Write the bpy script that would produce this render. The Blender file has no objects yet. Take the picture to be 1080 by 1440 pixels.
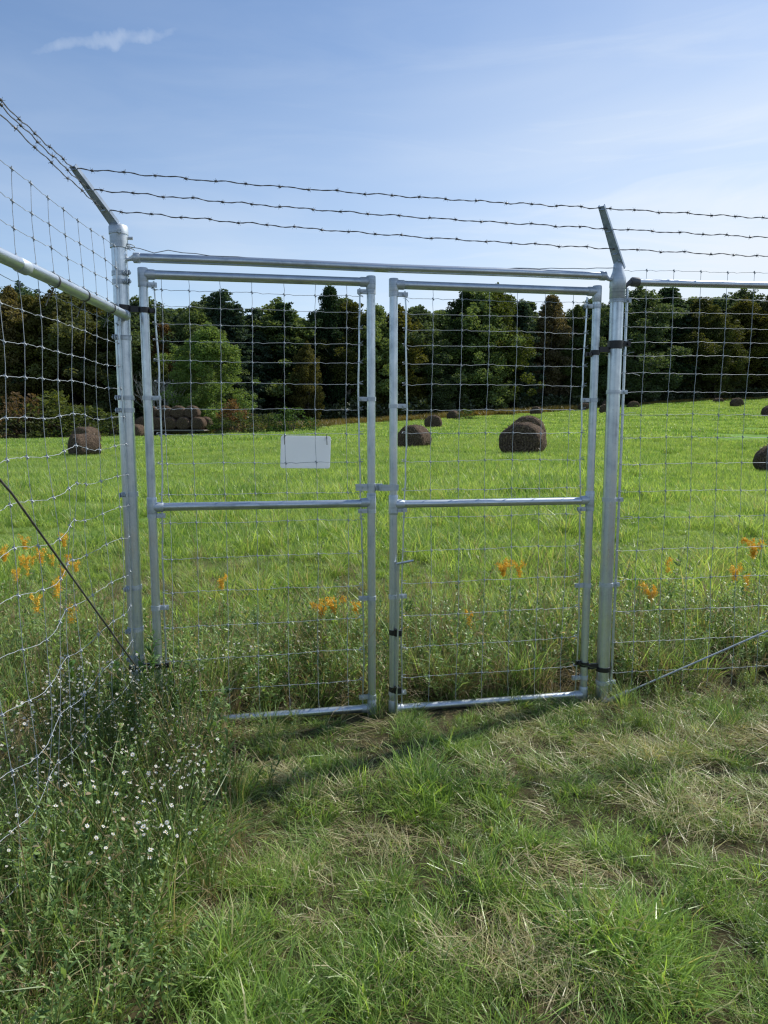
import bpy, math, random
import numpy as np
from mathutils import Vector, Matrix, Euler

R_ = random.Random(7)
rng = np.random.default_rng(11)
scene = bpy.context.scene
COL = scene.collection
PI = math.pi
rad = math.radians

# ------------------------------------------------------------------ helpers
class MB:
    def __init__(s):
        s.v = []; s.f = []; s.mi = []; s.cur = 0
    def face(s, idx):
        s.f.append(tuple(idx)); s.mi.append(s.cur)
    def tube(s, pts, r, n=8, caps=True):
        pts = [Vector(p) for p in pts]
        m = len(pts)
        rr = r if isinstance(r, (list, tuple)) else [r] * m
        up = None; rings = []
        for i, p in enumerate(pts):
            t = (pts[min(i + 1, m - 1)] - pts[max(i - 1, 0)])
            if t.length < 1e-9: t = Vector((0, 0, 1))
            t.normalize()
            if up is None:
                a = Vector((0, 0, 1)) if abs(t.z) < .9 else Vector((1, 0, 0))
                up = (a - t * a.dot(t)).normalized()
            else:
                up = (up - t * up.dot(t))
                if up.length < 1e-6: up = Vector((1, 0, 0))
                up.normalize()
            b = t.cross(up)
            base = len(s.v)
            for k in range(n):
                a = 2 * PI * k / n
                s.v.append(tuple(p + (up * math.cos(a) + b * math.sin(a)) * rr[i]))
            rings.append(base)
        for i in range(m - 1):
            a, b2 = rings[i], rings[i + 1]
            for k in range(n):
                k2 = (k + 1) % n
                s.face((a + k, a + k2, b2 + k2, b2 + k))
        if caps:
            s.face([rings[0] + k for k in range(n)][::-1])
            s.face([rings[-1] + k for k in range(n)])
    def box(s, c, sx, sy, sz, rz=0, M=None):
        base = len(s.v)
        m = Matrix.Rotation(rz, 3, 'Z') if M is None else M
        for x in (-1, 1):
            for y in (-1, 1):
                for z in (-1, 1):
                    s.v.append(tuple(Vector(c) + m @ Vector((x * sx / 2, y * sy / 2, z * sz / 2))))
        for q in ((0, 1, 3, 2), (4, 6, 7, 5), (0, 4, 5, 1), (2, 3, 7, 6), (0, 2, 6, 4), (1, 5, 7, 3)):
            s.face([base + i for i in q])
    def ring(s, c, r0, r1, h, n=20, axis=(0, 0, 1)):
        """flat band: outer r1, inner r0, height h"""
        ax = Vector(axis).normalized()
        a = Vector((1, 0, 0)) if abs(ax.x) < .9 else Vector((0, 1, 0))
        u = (a - ax * a.dot(ax)).normalized(); w = ax.cross(u)
        base = len(s.v); c = Vector(c)
        for (r, z) in ((r0, -h / 2), (r1, -h / 2), (r1, h / 2), (r0, h / 2)):
            for k in range(n):
                t = 2 * PI * k / n
                s.v.append(tuple(c + (u * math.cos(t) + w * math.sin(t)) * r + ax * z))
        for j in range(4):
            j2 = (j + 1) % 4
            for k in range(n):
                k2 = (k + 1) % n
                s.face((base + j * n + k, base + j * n + k2, base + j2 * n + k2, base + j2 * n + k))
    def lathe(s, c, prof, n=20):
        c = Vector(c); base = len(s.v)
        for (r, z) in prof:
            for k in range(n):
                t = 2 * PI * k / n
                s.v.append((c.x + r * math.cos(t), c.y + r * math.sin(t), c.z + z))
        for j in range(len(prof) - 1):
            for k in range(n):
                k2 = (k + 1) % n
                s.face((base + j * n + k, base + j * n + k2, base + (j + 1) * n + k2, base + (j + 1) * n + k))
        s.face([base + (len(prof) - 1) * n + k for k in range(n)])
    def mesh(s, name, mats, smooth=True):
        me = bpy.data.meshes.new(name)
        me.from_pydata(s.v, [], s.f)
        for m in (mats if isinstance(mats, (list, tuple)) else [mats]): me.materials.append(m)
        me.polygons.foreach_set('material_index', s.mi)
        me.polygons.foreach_set('use_smooth', [smooth] * len(s.f))
        if smooth:
            try: me.set_sharp_from_angle(angle=rad(40))
            except Exception: pass
        me.update()
        return me
    def build(s, name, mats, parent=None, smooth=True):
        return link(name, s.mesh(name, mats, smooth), parent)

def link(name, data, parent=None):
    o = bpy.data.objects.new(name, data); COL.objects.link(o)
    if parent is not None:
        o.parent = parent
        o.matrix_parent_inverse = Matrix.Translation(-Vector(parent.location))
    return o
def tag(o, label=None, cat=None, group=None, kind=None):
    if label: o['label'] = label
    if cat: o['category'] = cat
    if group: o['group'] = group
    if kind: o['kind'] = kind
    return o
def thing(name, label, cat, loc=(0, 0, 0), group=None):
    o = bpy.data.objects.new(name, None); COL.objects.link(o); o.location = loc
    o.empty_display_size = .2
    return tag(o, label, cat, group)

def quads_mesh(name, V, Q, mats, attrs=None, mi=None, smooth=False):
    V = np.asarray(V, dtype=np.float32).reshape(-1, 3); Q = np.asarray(Q, dtype=np.int32)
    me = bpy.data.meshes.new(name)
    me.vertices.add(len(V)); me.vertices.foreach_set('co', V.ravel())
    n = len(Q); me.loops.add(n * 4); me.loops.foreach_set('vertex_index', Q.ravel())
    me.polygons.add(n); me.polygons.foreach_set('loop_start', np.arange(0, n * 4, 4, dtype=np.int32))
    me.polygons.foreach_set('loop_total', np.full(n, 4, dtype=np.int32))
    for m in mats: me.materials.append(m)
    if mi is not None: me.polygons.foreach_set('material_index', np.asarray(mi, dtype=np.int32))
    me.polygons.foreach_set('use_smooth', np.full(n, smooth))
    for k, a in (attrs or {}).items():
        at = me.attributes.new(k, 'FLOAT', 'POINT'); at.data.foreach_set('value', np.asarray(a, dtype=np.float32))
    me.update(calc_edges=True); me.validate()
    return me

def vnoise(x, y, s=1.0, seed=0):
    x = np.asarray(x, float) / s; y = np.asarray(y, float) / s
    xi = np.floor(x).astype(np.int64); yi = np.floor(y).astype(np.int64)
    fx = x - xi; fy = y - yi; fx = fx * fx * (3 - 2 * fx); fy = fy * fy * (3 - 2 * fy)
    def h(a, b):
        n = (a * 374761393 + b * 668265263 + seed * 1442695041) & 0xFFFFFFFF
        n = ((n ^ (n >> 13)) * 1274126177) & 0xFFFFFFFF
        return ((n ^ (n >> 16)) & 0xFFFF) / 65535.0
    return (h(xi, yi) * (1 - fx) + h(xi + 1, yi) * fx) * (1 - fy) + (h(xi, yi + 1) * (1 - fx) + h(xi + 1, yi + 1) * fx) * fy

# ------------------------------------------------------------------ terrain
T_ = [-.60, -.52, -.30, -.20, -.045, .05, .15, .27, .33, .52, .62]
E_ = [-.029, -.028, -.024, -.018, -.0090, -.0035, .004, .011, .018, .026, .029]
def edgeY(t): return np.interp(t, [-.52, -.2, 0, .2, .52], [86, 88, 100, 112, 130])
def terrain(x, y):
    x = np.asarray(x, float); y = np.asarray(y, float)
    yy = np.maximum(y, 8.0); t = np.clip(x / yy, -.62, .62)
    h = 0
    for d in (-.05, -.025, 0, .025, .05):
        tt = t + d
        Ye = edgeY(tt)
        h = h + (1.6 + Ye * np.interp(tt, T_, E_))
    h = h / 5
    Ye = edgeY(t)
    w = np.clip((yy - 8) / (Ye - 8), 0, 1.25)
    dip = np.interp(t, [-.5, -.3, -.1, .1, .25, .5], [.5, .5, .25, .12, .1, .85])
    b = np.exp(-((yy - 34) / 17.0) ** 2) * np.clip((yy - 8) / 10, 0, 1)
    z = h * w ** 2 - dip * b
    z = z + (vnoise(x, y, 3.1, 3) - .5) * .10 * np.clip((yy - 8) / 8, 0, 1) + (vnoise(x, y, 9, 5) - .5) * .18 * np.clip((yy - 8) / 14, 0, 1)
    z = z + (vnoise(x, y, .45, 8) - .5) * .035
    return z
def tz(x, y): return float(terrain(np.array([x]), np.array([y]))[0])

# ------------------------------------------------------------------ materials
def mat(name):
    m = bpy.data.materials.new(name); m.use_nodes = True
    nt = m.node_tree; nt.nodes.clear()
    out = nt.nodes.new('ShaderNodeOutputMaterial')
    return m, nt, out
def N(nt, t, **kw):
    n = nt.nodes.new(t)
    for k, v in kw.items():
        if k in n.inputs.keys() if isinstance(k, str) else False: n.inputs[k].default_value = v
        else: setattr(n, k, v)
    return n
def ramp(nt, stops, fac=None):
    r = nt.nodes.new('ShaderNodeValToRGB')
    e = r.color_ramp.elements
    while len(e) < len(stops): e.new(.5)
    for i, (p, c) in enumerate(stops):
        e[i].position = p; e[i].color = (*c, 1) if len(c) == 3 else c
    if fac is not None: nt.links.new(fac, r.inputs[0])
    return r.outputs[0]
def mixc(nt, fac, a, b, mode='MIX'):
    n = nt.nodes.new('ShaderNodeMix'); n.data_type = 'RGBA'; n.blend_type = mode
    for s, v in ((n.inputs[0], fac), (n.inputs[6], a), (n.inputs[7], b)):
        if isinstance(v, bpy.types.NodeSocket): nt.links.new(v, s)
        elif isinstance(v, (int, float)): s.default_value = v
        else: s.default_value = (*v, 1)
    return n.outputs[2]
def mth(nt, op, a, b=0.0, clamp=False):
    n = nt.nodes.new('ShaderNodeMath'); n.operation = op; n.use_clamp = clamp
    for s, v in ((n.inputs[0], a), (n.inputs[1], b)):
        if isinstance(v, bpy.types.NodeSocket): nt.links.new(v, s)
        else: s.default_value = v
    return n.outputs[0]
def noise(nt, scale, vec=None, detail=3, rough=.5, dist=0):
    n = nt.nodes.new('ShaderNodeTexNoise'); n.inputs['Scale'].default_value = scale
    n.inputs['Detail'].default_value = detail; n.inputs['Roughness'].default_value = rough
    n.inputs['Distortion'].default_value = dist
    if vec is not None: nt.links.new(vec, n.inputs['Vector'])
    return n.outputs['Fac']
def position(nt, scale=(1, 1, 1)):
    g = nt.nodes.new('ShaderNodeNewGeometry'); mp = nt.nodes.new('ShaderNodeMapping')
    mp.inputs['Scale'].default_value = scale; nt.links.new(g.outputs['Position'], mp.inputs[0])
    return mp.outputs[0]
def principled(nt, out, col, rough=.6, metal=0, spec=.5, bump=None, bstr=.3, bdist=.01):
    p = nt.nodes.new('ShaderNodeBsdfPrincipled')
    if isinstance(col, bpy.types.NodeSocket): nt.links.new(col, p.inputs['Base Color'])
    else: p.inputs['Base Color'].default_value = (*col, 1)
    if isinstance(rough, bpy.types.NodeSocket): nt.links.new(rough, p.inputs['Roughness'])
    else: p.inputs['Roughness'].default_value = rough
    p.inputs['Metallic'].default_value = metal
    p.inputs['Specular IOR Level'].default_value = spec
    if bump is not None:
        b = nt.nodes.new('ShaderNodeBump'); b.inputs['Strength'].default_value = bstr; b.inputs['Distance'].default_value = bdist
        nt.links.new(bump, b.inputs['Height']); nt.links.new(b.outputs[0], p.inputs['Normal'])
    nt.links.new(p.outputs[0], out.inputs[0])
    return p

def galv(name, base=.5, vertical=True, rough=.42, metal=.85):
    m, nt, out = mat(name)
    v = position(nt, (75, 75, 1.0) if vertical else (1.6, 7, 75))
    st = noise(nt, 1.0, v, 4, .6)
    sp = noise(nt, 9, position(nt), 4, .65)
    spot = noise(nt, 90, position(nt), 3, .6)
    a = mixc(nt, .55, st, sp)
    c = ramp(nt, [(.32, (base * .50, base * .57, base * .64)), (.45, (base * .82, base * .92, base * 1.0)), (.58, (base * .98, base * 1.07, base * 1.15)), (.74, (base * 1.30, base * 1.38, base * 1.45))], a)
    c = mixc(nt, mth(nt, 'MULTIPLY', ramp(nt, [(.60, (0, 0, 0)), (.72, (1, 1, 1))], spot), .35), c, (base * .5, base * .5, base * .48))
    ro = ramp(nt, [(.3, (rough + .2,) * 3), (.7, (rough - .06,) * 3)], a)
    principled(nt, out, c, ro, metal, .5, bump=st, bstr=.12, bdist=.002)
    return m
GALV = galv('galvanised_steel_vertical', .62, True, .30, .95)
GALVH = galv('galvanised_steel_horizontal', .58, False, .32, .95)
FIT = galv('galvanised_fitting', .56, False, .45, .7)
m_, nt_, o_ = mat('pressed_steel_arm')
principled(nt_, o_, ramp(nt_, [(.3, (.24, .31, .42)), (.7, (.38, .47, .60))], noise(nt_, 30, position(nt_), 4)), .5, .1); ARM = m_  # blue of the reflected sky is painted into the base colour
WIRE = galv('wire_steel', .40, False, .6, .3)
m_, nt_, o_ = mat('rusty_barbed_steel')
c_ = ramp(nt_, [(.35, (.10, .10, .105)), (.6, (.15, .155, .165)), (.75, (.17, .15, .13))], noise(nt_, 30, position(nt_), 3))
principled(nt_, o_, c_, .55, .6); BARB = m_
m_, nt_, o_ = mat('dark_weathered_rod')
principled(nt_, o_, ramp(nt_, [(.3, (.08, .08, .08)), (.7, (.17, .165, .155))], noise(nt_, 25, position(nt_), 3)), .5, .5); DARKROD = m_
m_, nt_, o_ = mat('black_painted_steel')
principled(nt_, o_, ramp(nt_, [(.3, (.010, .010, .011)), (.7, (.02, .02, .022))], noise(nt_, 40, position(nt_), 3)), .4, .1); BLACK = m_
m_, nt_, o_ = mat('white_sign_face')
principled(nt_, o_, ramp(nt_, [(.3, (.80, .82, .85)), (.7, (.86, .88, .90))], noise(nt_, 12, position(nt_), 4)), .4, 0); t_ = nt_.nodes.new('ShaderNodeBsdfTranslucent'); t_.inputs[0].default_value = (.85, .88, .92, 1); x_ = nt_.nodes.new('ShaderNodeMixShader'); x_.inputs[0].default_value = .6
nt_.links.new([n for n in nt_.nodes if n.type == 'BSDF_PRINCIPLED'][0].outputs[0], x_.inputs[1]); nt_.links.new(t_.outputs[0], x_.inputs[2]); nt_.links.new(x_.outputs[0], o_.inputs[0]); SIGN = m_

def leafmat(name, lo, hi, straw, transl=.35, rough=.40, objcol=False, spec=.5, patch=.0, patchcol=None, patchscale=.7):
    """lo/hi greens picked by per-leaf 'rnd'; 'dry' attribute mixes to straw; 'hh' 0 root..1 tip"""
    m, nt, out = mat(name)
    ar = N(nt, 'ShaderNodeAttribute', attribute_name='rnd'); ad = N(nt, 'ShaderNodeAttribute', attribute_name='dry')
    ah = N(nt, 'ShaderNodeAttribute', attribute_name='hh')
    oi = N(nt, 'ShaderNodeObjectInfo')
    f = mth(nt, 'ADD', mth(nt, 'MULTIPLY', ar.outputs['Fac'], .75), mth(nt, 'MULTIPLY', oi.outputs['Random'], .35))
    f = mth(nt, 'ADD', f, mth(nt, 'SUBTRACT', mth(nt, 'MULTIPLY', noise(nt, patchscale, position(nt), 3), .7), .45), True)
    if objcol:
        hue = mixc(nt, f, (.55, .55, .55), (1.35, 1.35, 1.25))
        c = mixc(nt, 1.0, oi.outputs['Color'], hue, 'MULTIPLY')
    else:
        c = mixc(nt, f, lo, hi)
    c = mixc(nt, mth(nt, 'SUBTRACT', .5, mth(nt, 'MULTIPLY', ah.outputs['Fac'], 1.0), True), c, (lo[0] * .7 + .02, lo[1] * .5 + .01, lo[2] * .6))  # roots browner, and darkened to paint in the shade between blades
    sc = mixc(nt, ar.outputs['Fac'], (straw[0] * .6, straw[1] * .55, straw[2] * .5), straw)
    c = mixc(nt, ad.outputs['Fac'], c, sc)
    if patch > 0:
        pn = ramp(nt, [(.52, (0, 0, 0)), (.68, (1, 1, 1))], noise(nt, patchscale, position(nt), 4, .6))
        c = mixc(nt, mth(nt, 'MULTIPLY', pn, patch), c, patchcol)
    p = nt.nodes.new('ShaderNodeBsdfPrincipled'); nt.links.new(c, p.inputs['Base Color'])
    p.inputs['Roughness'].default_value = rough; p.inputs['Specular IOR Level'].default_value = spec
    t = nt.nodes.new('ShaderNodeBsdfTranslucent')
    tc = mixc(nt, 1.0, c, (1.25, 1.2, .6), 'MULTIPLY'); nt.links.new(tc, t.inputs[0])
    mx = nt.nodes.new('ShaderNodeMixShader'); mx.inputs[0].default_value = transl
    nt.links.new(p.outputs[0], mx.inputs[1]); nt.links.new(t.outputs[0], mx.inputs[2])
    nt.links.new(mx.outputs[0], out.inputs[0])
    return m
STRAW = (.46, .36, .20)
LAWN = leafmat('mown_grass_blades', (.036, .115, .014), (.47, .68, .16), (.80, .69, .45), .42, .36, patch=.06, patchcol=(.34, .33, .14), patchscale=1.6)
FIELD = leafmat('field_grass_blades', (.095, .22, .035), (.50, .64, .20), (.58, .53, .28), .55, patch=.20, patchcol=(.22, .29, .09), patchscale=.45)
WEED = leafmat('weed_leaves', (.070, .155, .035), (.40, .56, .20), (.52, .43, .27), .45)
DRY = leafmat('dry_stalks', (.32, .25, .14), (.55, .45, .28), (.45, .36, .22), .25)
TREEL = leafmat('tree_leaves', (.03, .05, .02), (1, 1, 1), (.1, .09, .04), .42, .65, spec=.15, objcol=True, patchscale=.25)
def flat(name, a, b, sc=30, rough=.7, transl=0):
    m, nt, out = mat(name)
    c = ramp(nt, [(.3, a), (.7, b)], noise(nt, sc, position(nt), 3))
    p = principled(nt, out, c, rough)
    if transl:
        t = nt.nodes.new('ShaderNodeBsdfTranslucent'); nt.links.new(c, t.inputs[0])
        mx = nt.nodes.new('ShaderNodeMixShader'); mx.inputs[0].default_value = transl
        nt.links.new(p.outputs[0], mx.inputs[1]); nt.links.new(t.outputs[0], mx.inputs[2]); nt.links.new(mx.outputs[0], out.inputs[0])
    return m
PETALW = flat('white_petals', (.74, .76, .72), (.86, .86, .82), 60, .6, .3)
PETALY = flat('yellow_florets', (.72, .42, .03), (.88, .58, .06), 60, .6, .3)
DISC = flat('daisy_centre', (.55, .38, .05), (.70, .50, .08), 60)
BARK = flat('bark', (.05, .042, .034), (.12, .10, .085), 3, .9)
PALEBARK = flat('pale_bark', (.30, .28, .25), (.45, .43, .40), 3, .9)
WOODEN = flat('grey_wagon_timber', (.16, .14, .13), (.28, .26, .24), 8, .8)
RUST = flat('wagon_iron', (.05, .04, .035), (.10, .07, .05), 20, .7)
TYRE = flat('tyre_rubber', (.015, .015, .015), (.03, .03, .03), 20, .8)

# hay
m_, nt_, o_ = mat('hay')
tc_ = nt_.nodes.new('ShaderNodeTexCoord')
sx_ = nt_.nodes.new('ShaderNodeSeparateXYZ'); nt_.links.new(tc_.outputs['Object'], sx_.inputs[0])
fib = noise(nt_, 14, tc_.outputs['Object'], 6, .7, .6)
rr_ = mth(nt_, 'POWER', mth(nt_, 'ADD', mth(nt_, 'POWER', sx_.outputs[1], 2), mth(nt_, 'POWER', sx_.outputs[2], 2)), .5)
rings = mth(nt_, 'SINE', mth(nt_, 'ADD', mth(nt_, 'MULTIPLY', rr_, 62), mth(nt_, 'MULTIPLY', noise(nt_, 3, tc_.outputs['Object'], 3), 9)))
endf = mth(nt_, 'GREATER_THAN', mth(nt_, 'ABSOLUTE', sx_.outputs[0]), .66)
hv = mth(nt_, 'ADD', fib, mth(nt_, 'MULTIPLY', mth(nt_, 'MULTIPLY', rings, .055), endf))
c_ = ramp(nt_, [(.3, (.028, .020, .015)), (.5, (.082, .058, .042)), (.68, (.19, .14, .095))], hv)
principled(nt_, o_, c_, .95, 0, .1, bump=hv, bstr=.9, bdist=.05); HAY = m_
HAYW = leafmat('hay_wisps', (.07, .05, .035), (.17, .125, .085), (.26, .20, .13), .12)

# ground
m_, nt_, o_ = mat('meadow_soil')
pz = position(nt_)
sp_ = nt_.nodes.new('ShaderNodeSeparateXYZ'); nt_.links.new(pz, sp_.inputs[0])
n1 = noise(nt_, .35, pz, 5, .6); n2 = noise(nt_, 7, pz, 6, .7); n3 = noise(nt_, 45, pz, 4, .7)
soil = ramp(nt_, [(.3, (.020, .018, .009)), (.55, (.075, .064, .032)), (.75, (.22, .17, .10))], mixc(nt_, .5, n2, n3))
green = ramp(nt_, [(.3, (.09, .18, .035)), (.5, (.17, .30, .055)), (.7, (.26, .40, .08))], mixc(nt_, .5, n1, n2))
nf = N(nt_, 'ShaderNodeMapRange'); nf.inputs['From Min'].default_value = 6; nf.inputs['From Max'].default_value = 14
nt_.links.new(sp_.outputs[1], nf.inputs[0])
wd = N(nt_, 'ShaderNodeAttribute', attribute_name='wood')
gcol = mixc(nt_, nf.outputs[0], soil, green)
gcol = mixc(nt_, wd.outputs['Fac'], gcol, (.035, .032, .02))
principled(nt_, o_, gcol, .95, 0, .1, bump=mixc(nt_, .5, n2, n3), bstr=.8, bdist=.03); SOIL = m_

# ------------------------------------------------------------------ ground sheet
def axis_vals(lo, hi, fine_lo, fine_hi, fine, grow):
    a = list(np.arange(fine_lo, fine_hi, fine)); s = fine; x = fine_hi
    while x < hi: a.append(x); s *= grow; x += s
    a.append(hi); s = fine; x = fine_lo - fine; b = []
    while x > lo: b.append(x); s *= grow; x -= s
    b.append(lo)
    return np.array(sorted(b) + a)
gx = axis_vals(-900, 900, -5, 5, .16, 1.045); gy = axis_vals(-400, 1500, 0, 9, .16, 1.03)
GX, GY = np.meshgrid(gx, gy); GZ = terrain(GX, GY)
nx, ny = len(gx), len(gy)
ii = (np.arange(ny - 1)[:, None] * nx + np.arange(nx - 1)[None, :]).ravel()
gt = np.clip(GX / np.maximum(GY, 8), -.62, .62)
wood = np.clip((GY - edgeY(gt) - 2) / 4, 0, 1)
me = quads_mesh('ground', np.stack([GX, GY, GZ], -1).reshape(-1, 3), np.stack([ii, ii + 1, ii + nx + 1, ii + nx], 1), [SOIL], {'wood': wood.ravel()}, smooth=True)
tag(link('ground', me), kind='structure')

# ------------------------------------------------------------------ blades and leaves
class Leaves:
    def __init__(s): s.V = []; s.Q = []; s.a = {'rnd': [], 'dry': [], 'hh': []}; s.mi = []; s.n = 0
    def strips(s, P, W, rnd, dry, mi=0, hh=None):
        """P (n,k,3) centre lines, W (n,k,3) half width vectors"""
        n, k, _ = P.shape
        V = np.stack([P - W, P + W], 2).reshape(n, k * 2, 3)
        b = (np.arange(n) * k * 2)[:, None, None]
        j = np.arange(k - 1)[None, :, None] * 2
        q = b + j + np.array([0, 1, 3, 2])[None, None, :]
        s.V.append(V.reshape(-1, 3)); s.Q.append(q.reshape(-1, 4) + s.n); s.n += n * k * 2
        s.a['rnd'].append(np.repeat(rnd, k * 2)); s.a['dry'].append(np.repeat(dry, k * 2))
        h = np.linspace(0, 1, k) if hh is None else hh
        s.a['hh'].append(np.tile(np.repeat(h, 2), n)); s.mi.append(np.full(n * (k - 1), mi))
    def mesh(s, name, mats):
        return quads_mesh(name, np.concatenate(s.V), np.concatenate(s.Q), mats, {k: np.concatenate(v) for k, v in s.a.items()}, np.concatenate(s.mi))

def blades(L, n, base, ln, wd, lean, droop, dryp=.1, k=4, mi=0, heading=None, seed=None, zsink=.01):
    """n grass blades; base (n,3)"""
    th = rng.uniform(0, 2 * PI, n) if heading is None else heading
    d = np.stack([np.cos(th), np.sin(th), np.zeros(n)], 1)
    le = rng.uniform(lean[0], lean[1], n); dr = rng.uniform(droop[0], droop[1], n)
    l = rng.uniform(ln[0], ln[1], n); w = rng.uniform(wd[0], wd[1], n)
    side = np.stack([-np.sin(th + rng.normal(0, .6, n)), np.cos(th + rng.normal(0, .6, n)), rng.normal(0, .25, n)], 1)
    P = np.zeros((n, k, 3)); ang = le.copy(); p = base.copy(); p[:, 2] -= zsink
    P[:, 0] = p
    for j in range(1, k):
        st = l / (k - 1)
        p = p + (d * np.sin(ang)[:, None] + np.array([0, 0, 1]) * np.cos(ang)[:, None]) * st[:, None]
        P[:, j] = p; ang = ang + dr / (k - 1)
    P[:, :, 2] = np.maximum(P[:, :, 2], base[:, None, 2] * 0 - zsink + .004 * np.arange(k)[None, :])
    prof = np.array([.7, 1, .75, .08]) if k == 4 else np.array([.7, 1, .1]) if k == 3 else np.concatenate([[.6, 1], np.linspace(1, .06, k - 2)])
    W = side[:, None, :] * (w / 2)[:, None, None] * prof[None, :, None]
    rnd = rng.uniform(0, 1, n); dry = (rng.uniform(0, 1, n) < dryp) * rng.uniform(.5, 1, n)
    L.strips(P, W, rnd, dry, mi)

def disc_pts(n, r):
    a = rng.uniform(0, 2 * PI, n); q = r * np.sqrt(rng.uniform(0, 1, n))
    return np.stack([q * np.cos(a), q * np.sin(a), np.zeros(n)], 1)

def proto_collection(name, meshes):
    c = bpy.data.collections.new(name)
    for i, m in enumerate(meshes):
        o = bpy.data.objects.new(f'{name}_{i:02d}', m); c.objects.link(o)
    return c

def scatter(name, coll, P, rot, scl, idx, label=None):
    P = np.asarray(P, np.float32)
    me = bpy.data.meshes.new(name); me.vertices.add(len(P)); me.vertices.foreach_set('co', P.ravel())
    a = me.attributes.new('rot', 'FLOAT_VECTOR', 'POINT'); a.data.foreach_set('vector', np.asarray(rot, np.float32).ravel())
    a = me.attributes.new('scl', 'FLOAT', 'POINT'); a.data.foreach_set('value', np.asarray(scl, np.float32))
    a = me.attributes.new('idx', 'INT', 'POINT'); a.data.foreach_set('value', np.asarray(idx, np.int32))
    o = link(name, me)
    ng = bpy.data.node_groups.new(name + '_scatter', 'GeometryNodeTree')
    ng.interface.new_socket('Geometry', in_out='INPUT', socket_type='NodeSocketGeometry')
    ng.interface.new_socket('Geometry', in_out='OUTPUT', socket_type='NodeSocketGeometry')
    gi = ng.nodes.new('NodeGroupInput'); go = ng.nodes.new('NodeGroupOutput')
    ip = ng.nodes.new('GeometryNodeInstanceOnPoints'); ci = ng.nodes.new('GeometryNodeCollectionInfo')
    ci.inputs['Collection'].default_value = coll; ci.inputs['Separate Children'].default_value = True; ci.inputs['Reset Children'].default_value = True
    ip.inputs['Pick Instance'].default_value = True
    def na(nm, t):
        n = ng.nodes.new('GeometryNodeInputNamedAttribute'); n.data_type = t; n.inputs['Name'].default_value = nm; return n.outputs['Attribute']
    er = ng.nodes.new('FunctionNodeEulerToRotation')
    ng.links.new(na('rot', 'FLOAT_VECTOR'), er.inputs[0]); ng.links.new(er.outputs[0], ip.inputs['Rotation'])
    ng.links.new(na('scl', 'FLOAT'), ip.inputs['Scale']); ng.links.new(na('idx', 'INT'), ip.inputs['Instance Index'])
    ng.links.new(gi.outputs[0], ip.inputs['Points']); ng.links.new(ci.outputs[0], ip.inputs['Instance'])
    ng.links.new(ip.outputs[0], go.inputs[0])
    md = o.modifiers.new('scatter', 'NODES'); md.node_group = ng
    tag(o, label, 'grass' if 'grass' in name else 'weeds', kind='stuff')
    return o

def in_view(n_per_m2, y0, y1, xs=lambda y: (-.6 * y - .8, .6 * y + .8), dens=None):
    """random points in the wedge the camera could see, plus margin"""
    ys = np.linspace(y0, y1, 200); w = np.array([xs(y)[1] - xs(y)[0] for y in ys]); area = float(w.mean() * (y1 - y0))
    n = int(area * n_per_m2)
    cdf = np.cumsum(w); cdf = cdf / cdf[-1]
    y = np.interp(rng.uniform(0, 1, n), cdf, ys); lo = np.array([xs(v)[0] for v in y]); hi = np.array([xs(v)[1] for v in y])
    x = lo + (hi - lo) * rng.uniform(0, 1, n)
    if dens is not None:
        k = rng.uniform(0, 1, n) < dens(x, y); x, y = x[k], y[k]
    return x, y

# ---- clump prototypes
def tuft(n, r, ln, wd, lean, droop, dry, mt, k=4):
    L = Leaves(); b = disc_pts(n, r)
    th = np.arctan2(b[:, 1], b[:, 0]) + rng.normal(0, .9, n)
    blades(L, n, b, ln, wd, lean, droop, dry, k, heading=th)
    return L.mesh('grass_tuft', [mt])
def matted(n, r, mt, dry):
    L = Leaves(); b = disc_pts(n, r); b[:, 2] += rng.uniform(0, .035, n)
    h0 = rng.uniform(0, 2 * PI)
    blades(L, n, b, (.05, .17), (.0014, .0028), (1.0, 1.5), (.0, .5), dry, 4, heading=rng.normal(h0, .9, n))
    return L.mesh('matted_grass', [mt])
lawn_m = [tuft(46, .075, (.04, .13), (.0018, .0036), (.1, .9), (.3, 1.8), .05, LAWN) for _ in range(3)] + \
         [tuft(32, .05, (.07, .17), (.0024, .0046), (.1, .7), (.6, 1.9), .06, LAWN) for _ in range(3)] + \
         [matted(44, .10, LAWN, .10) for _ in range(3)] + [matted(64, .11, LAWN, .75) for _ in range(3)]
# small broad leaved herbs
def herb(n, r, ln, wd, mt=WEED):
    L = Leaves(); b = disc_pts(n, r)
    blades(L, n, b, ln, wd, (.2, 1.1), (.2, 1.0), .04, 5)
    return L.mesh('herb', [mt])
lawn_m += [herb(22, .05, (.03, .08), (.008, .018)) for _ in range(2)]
LAWNC = proto_collection('lawn_clump', lawn_m)

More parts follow.
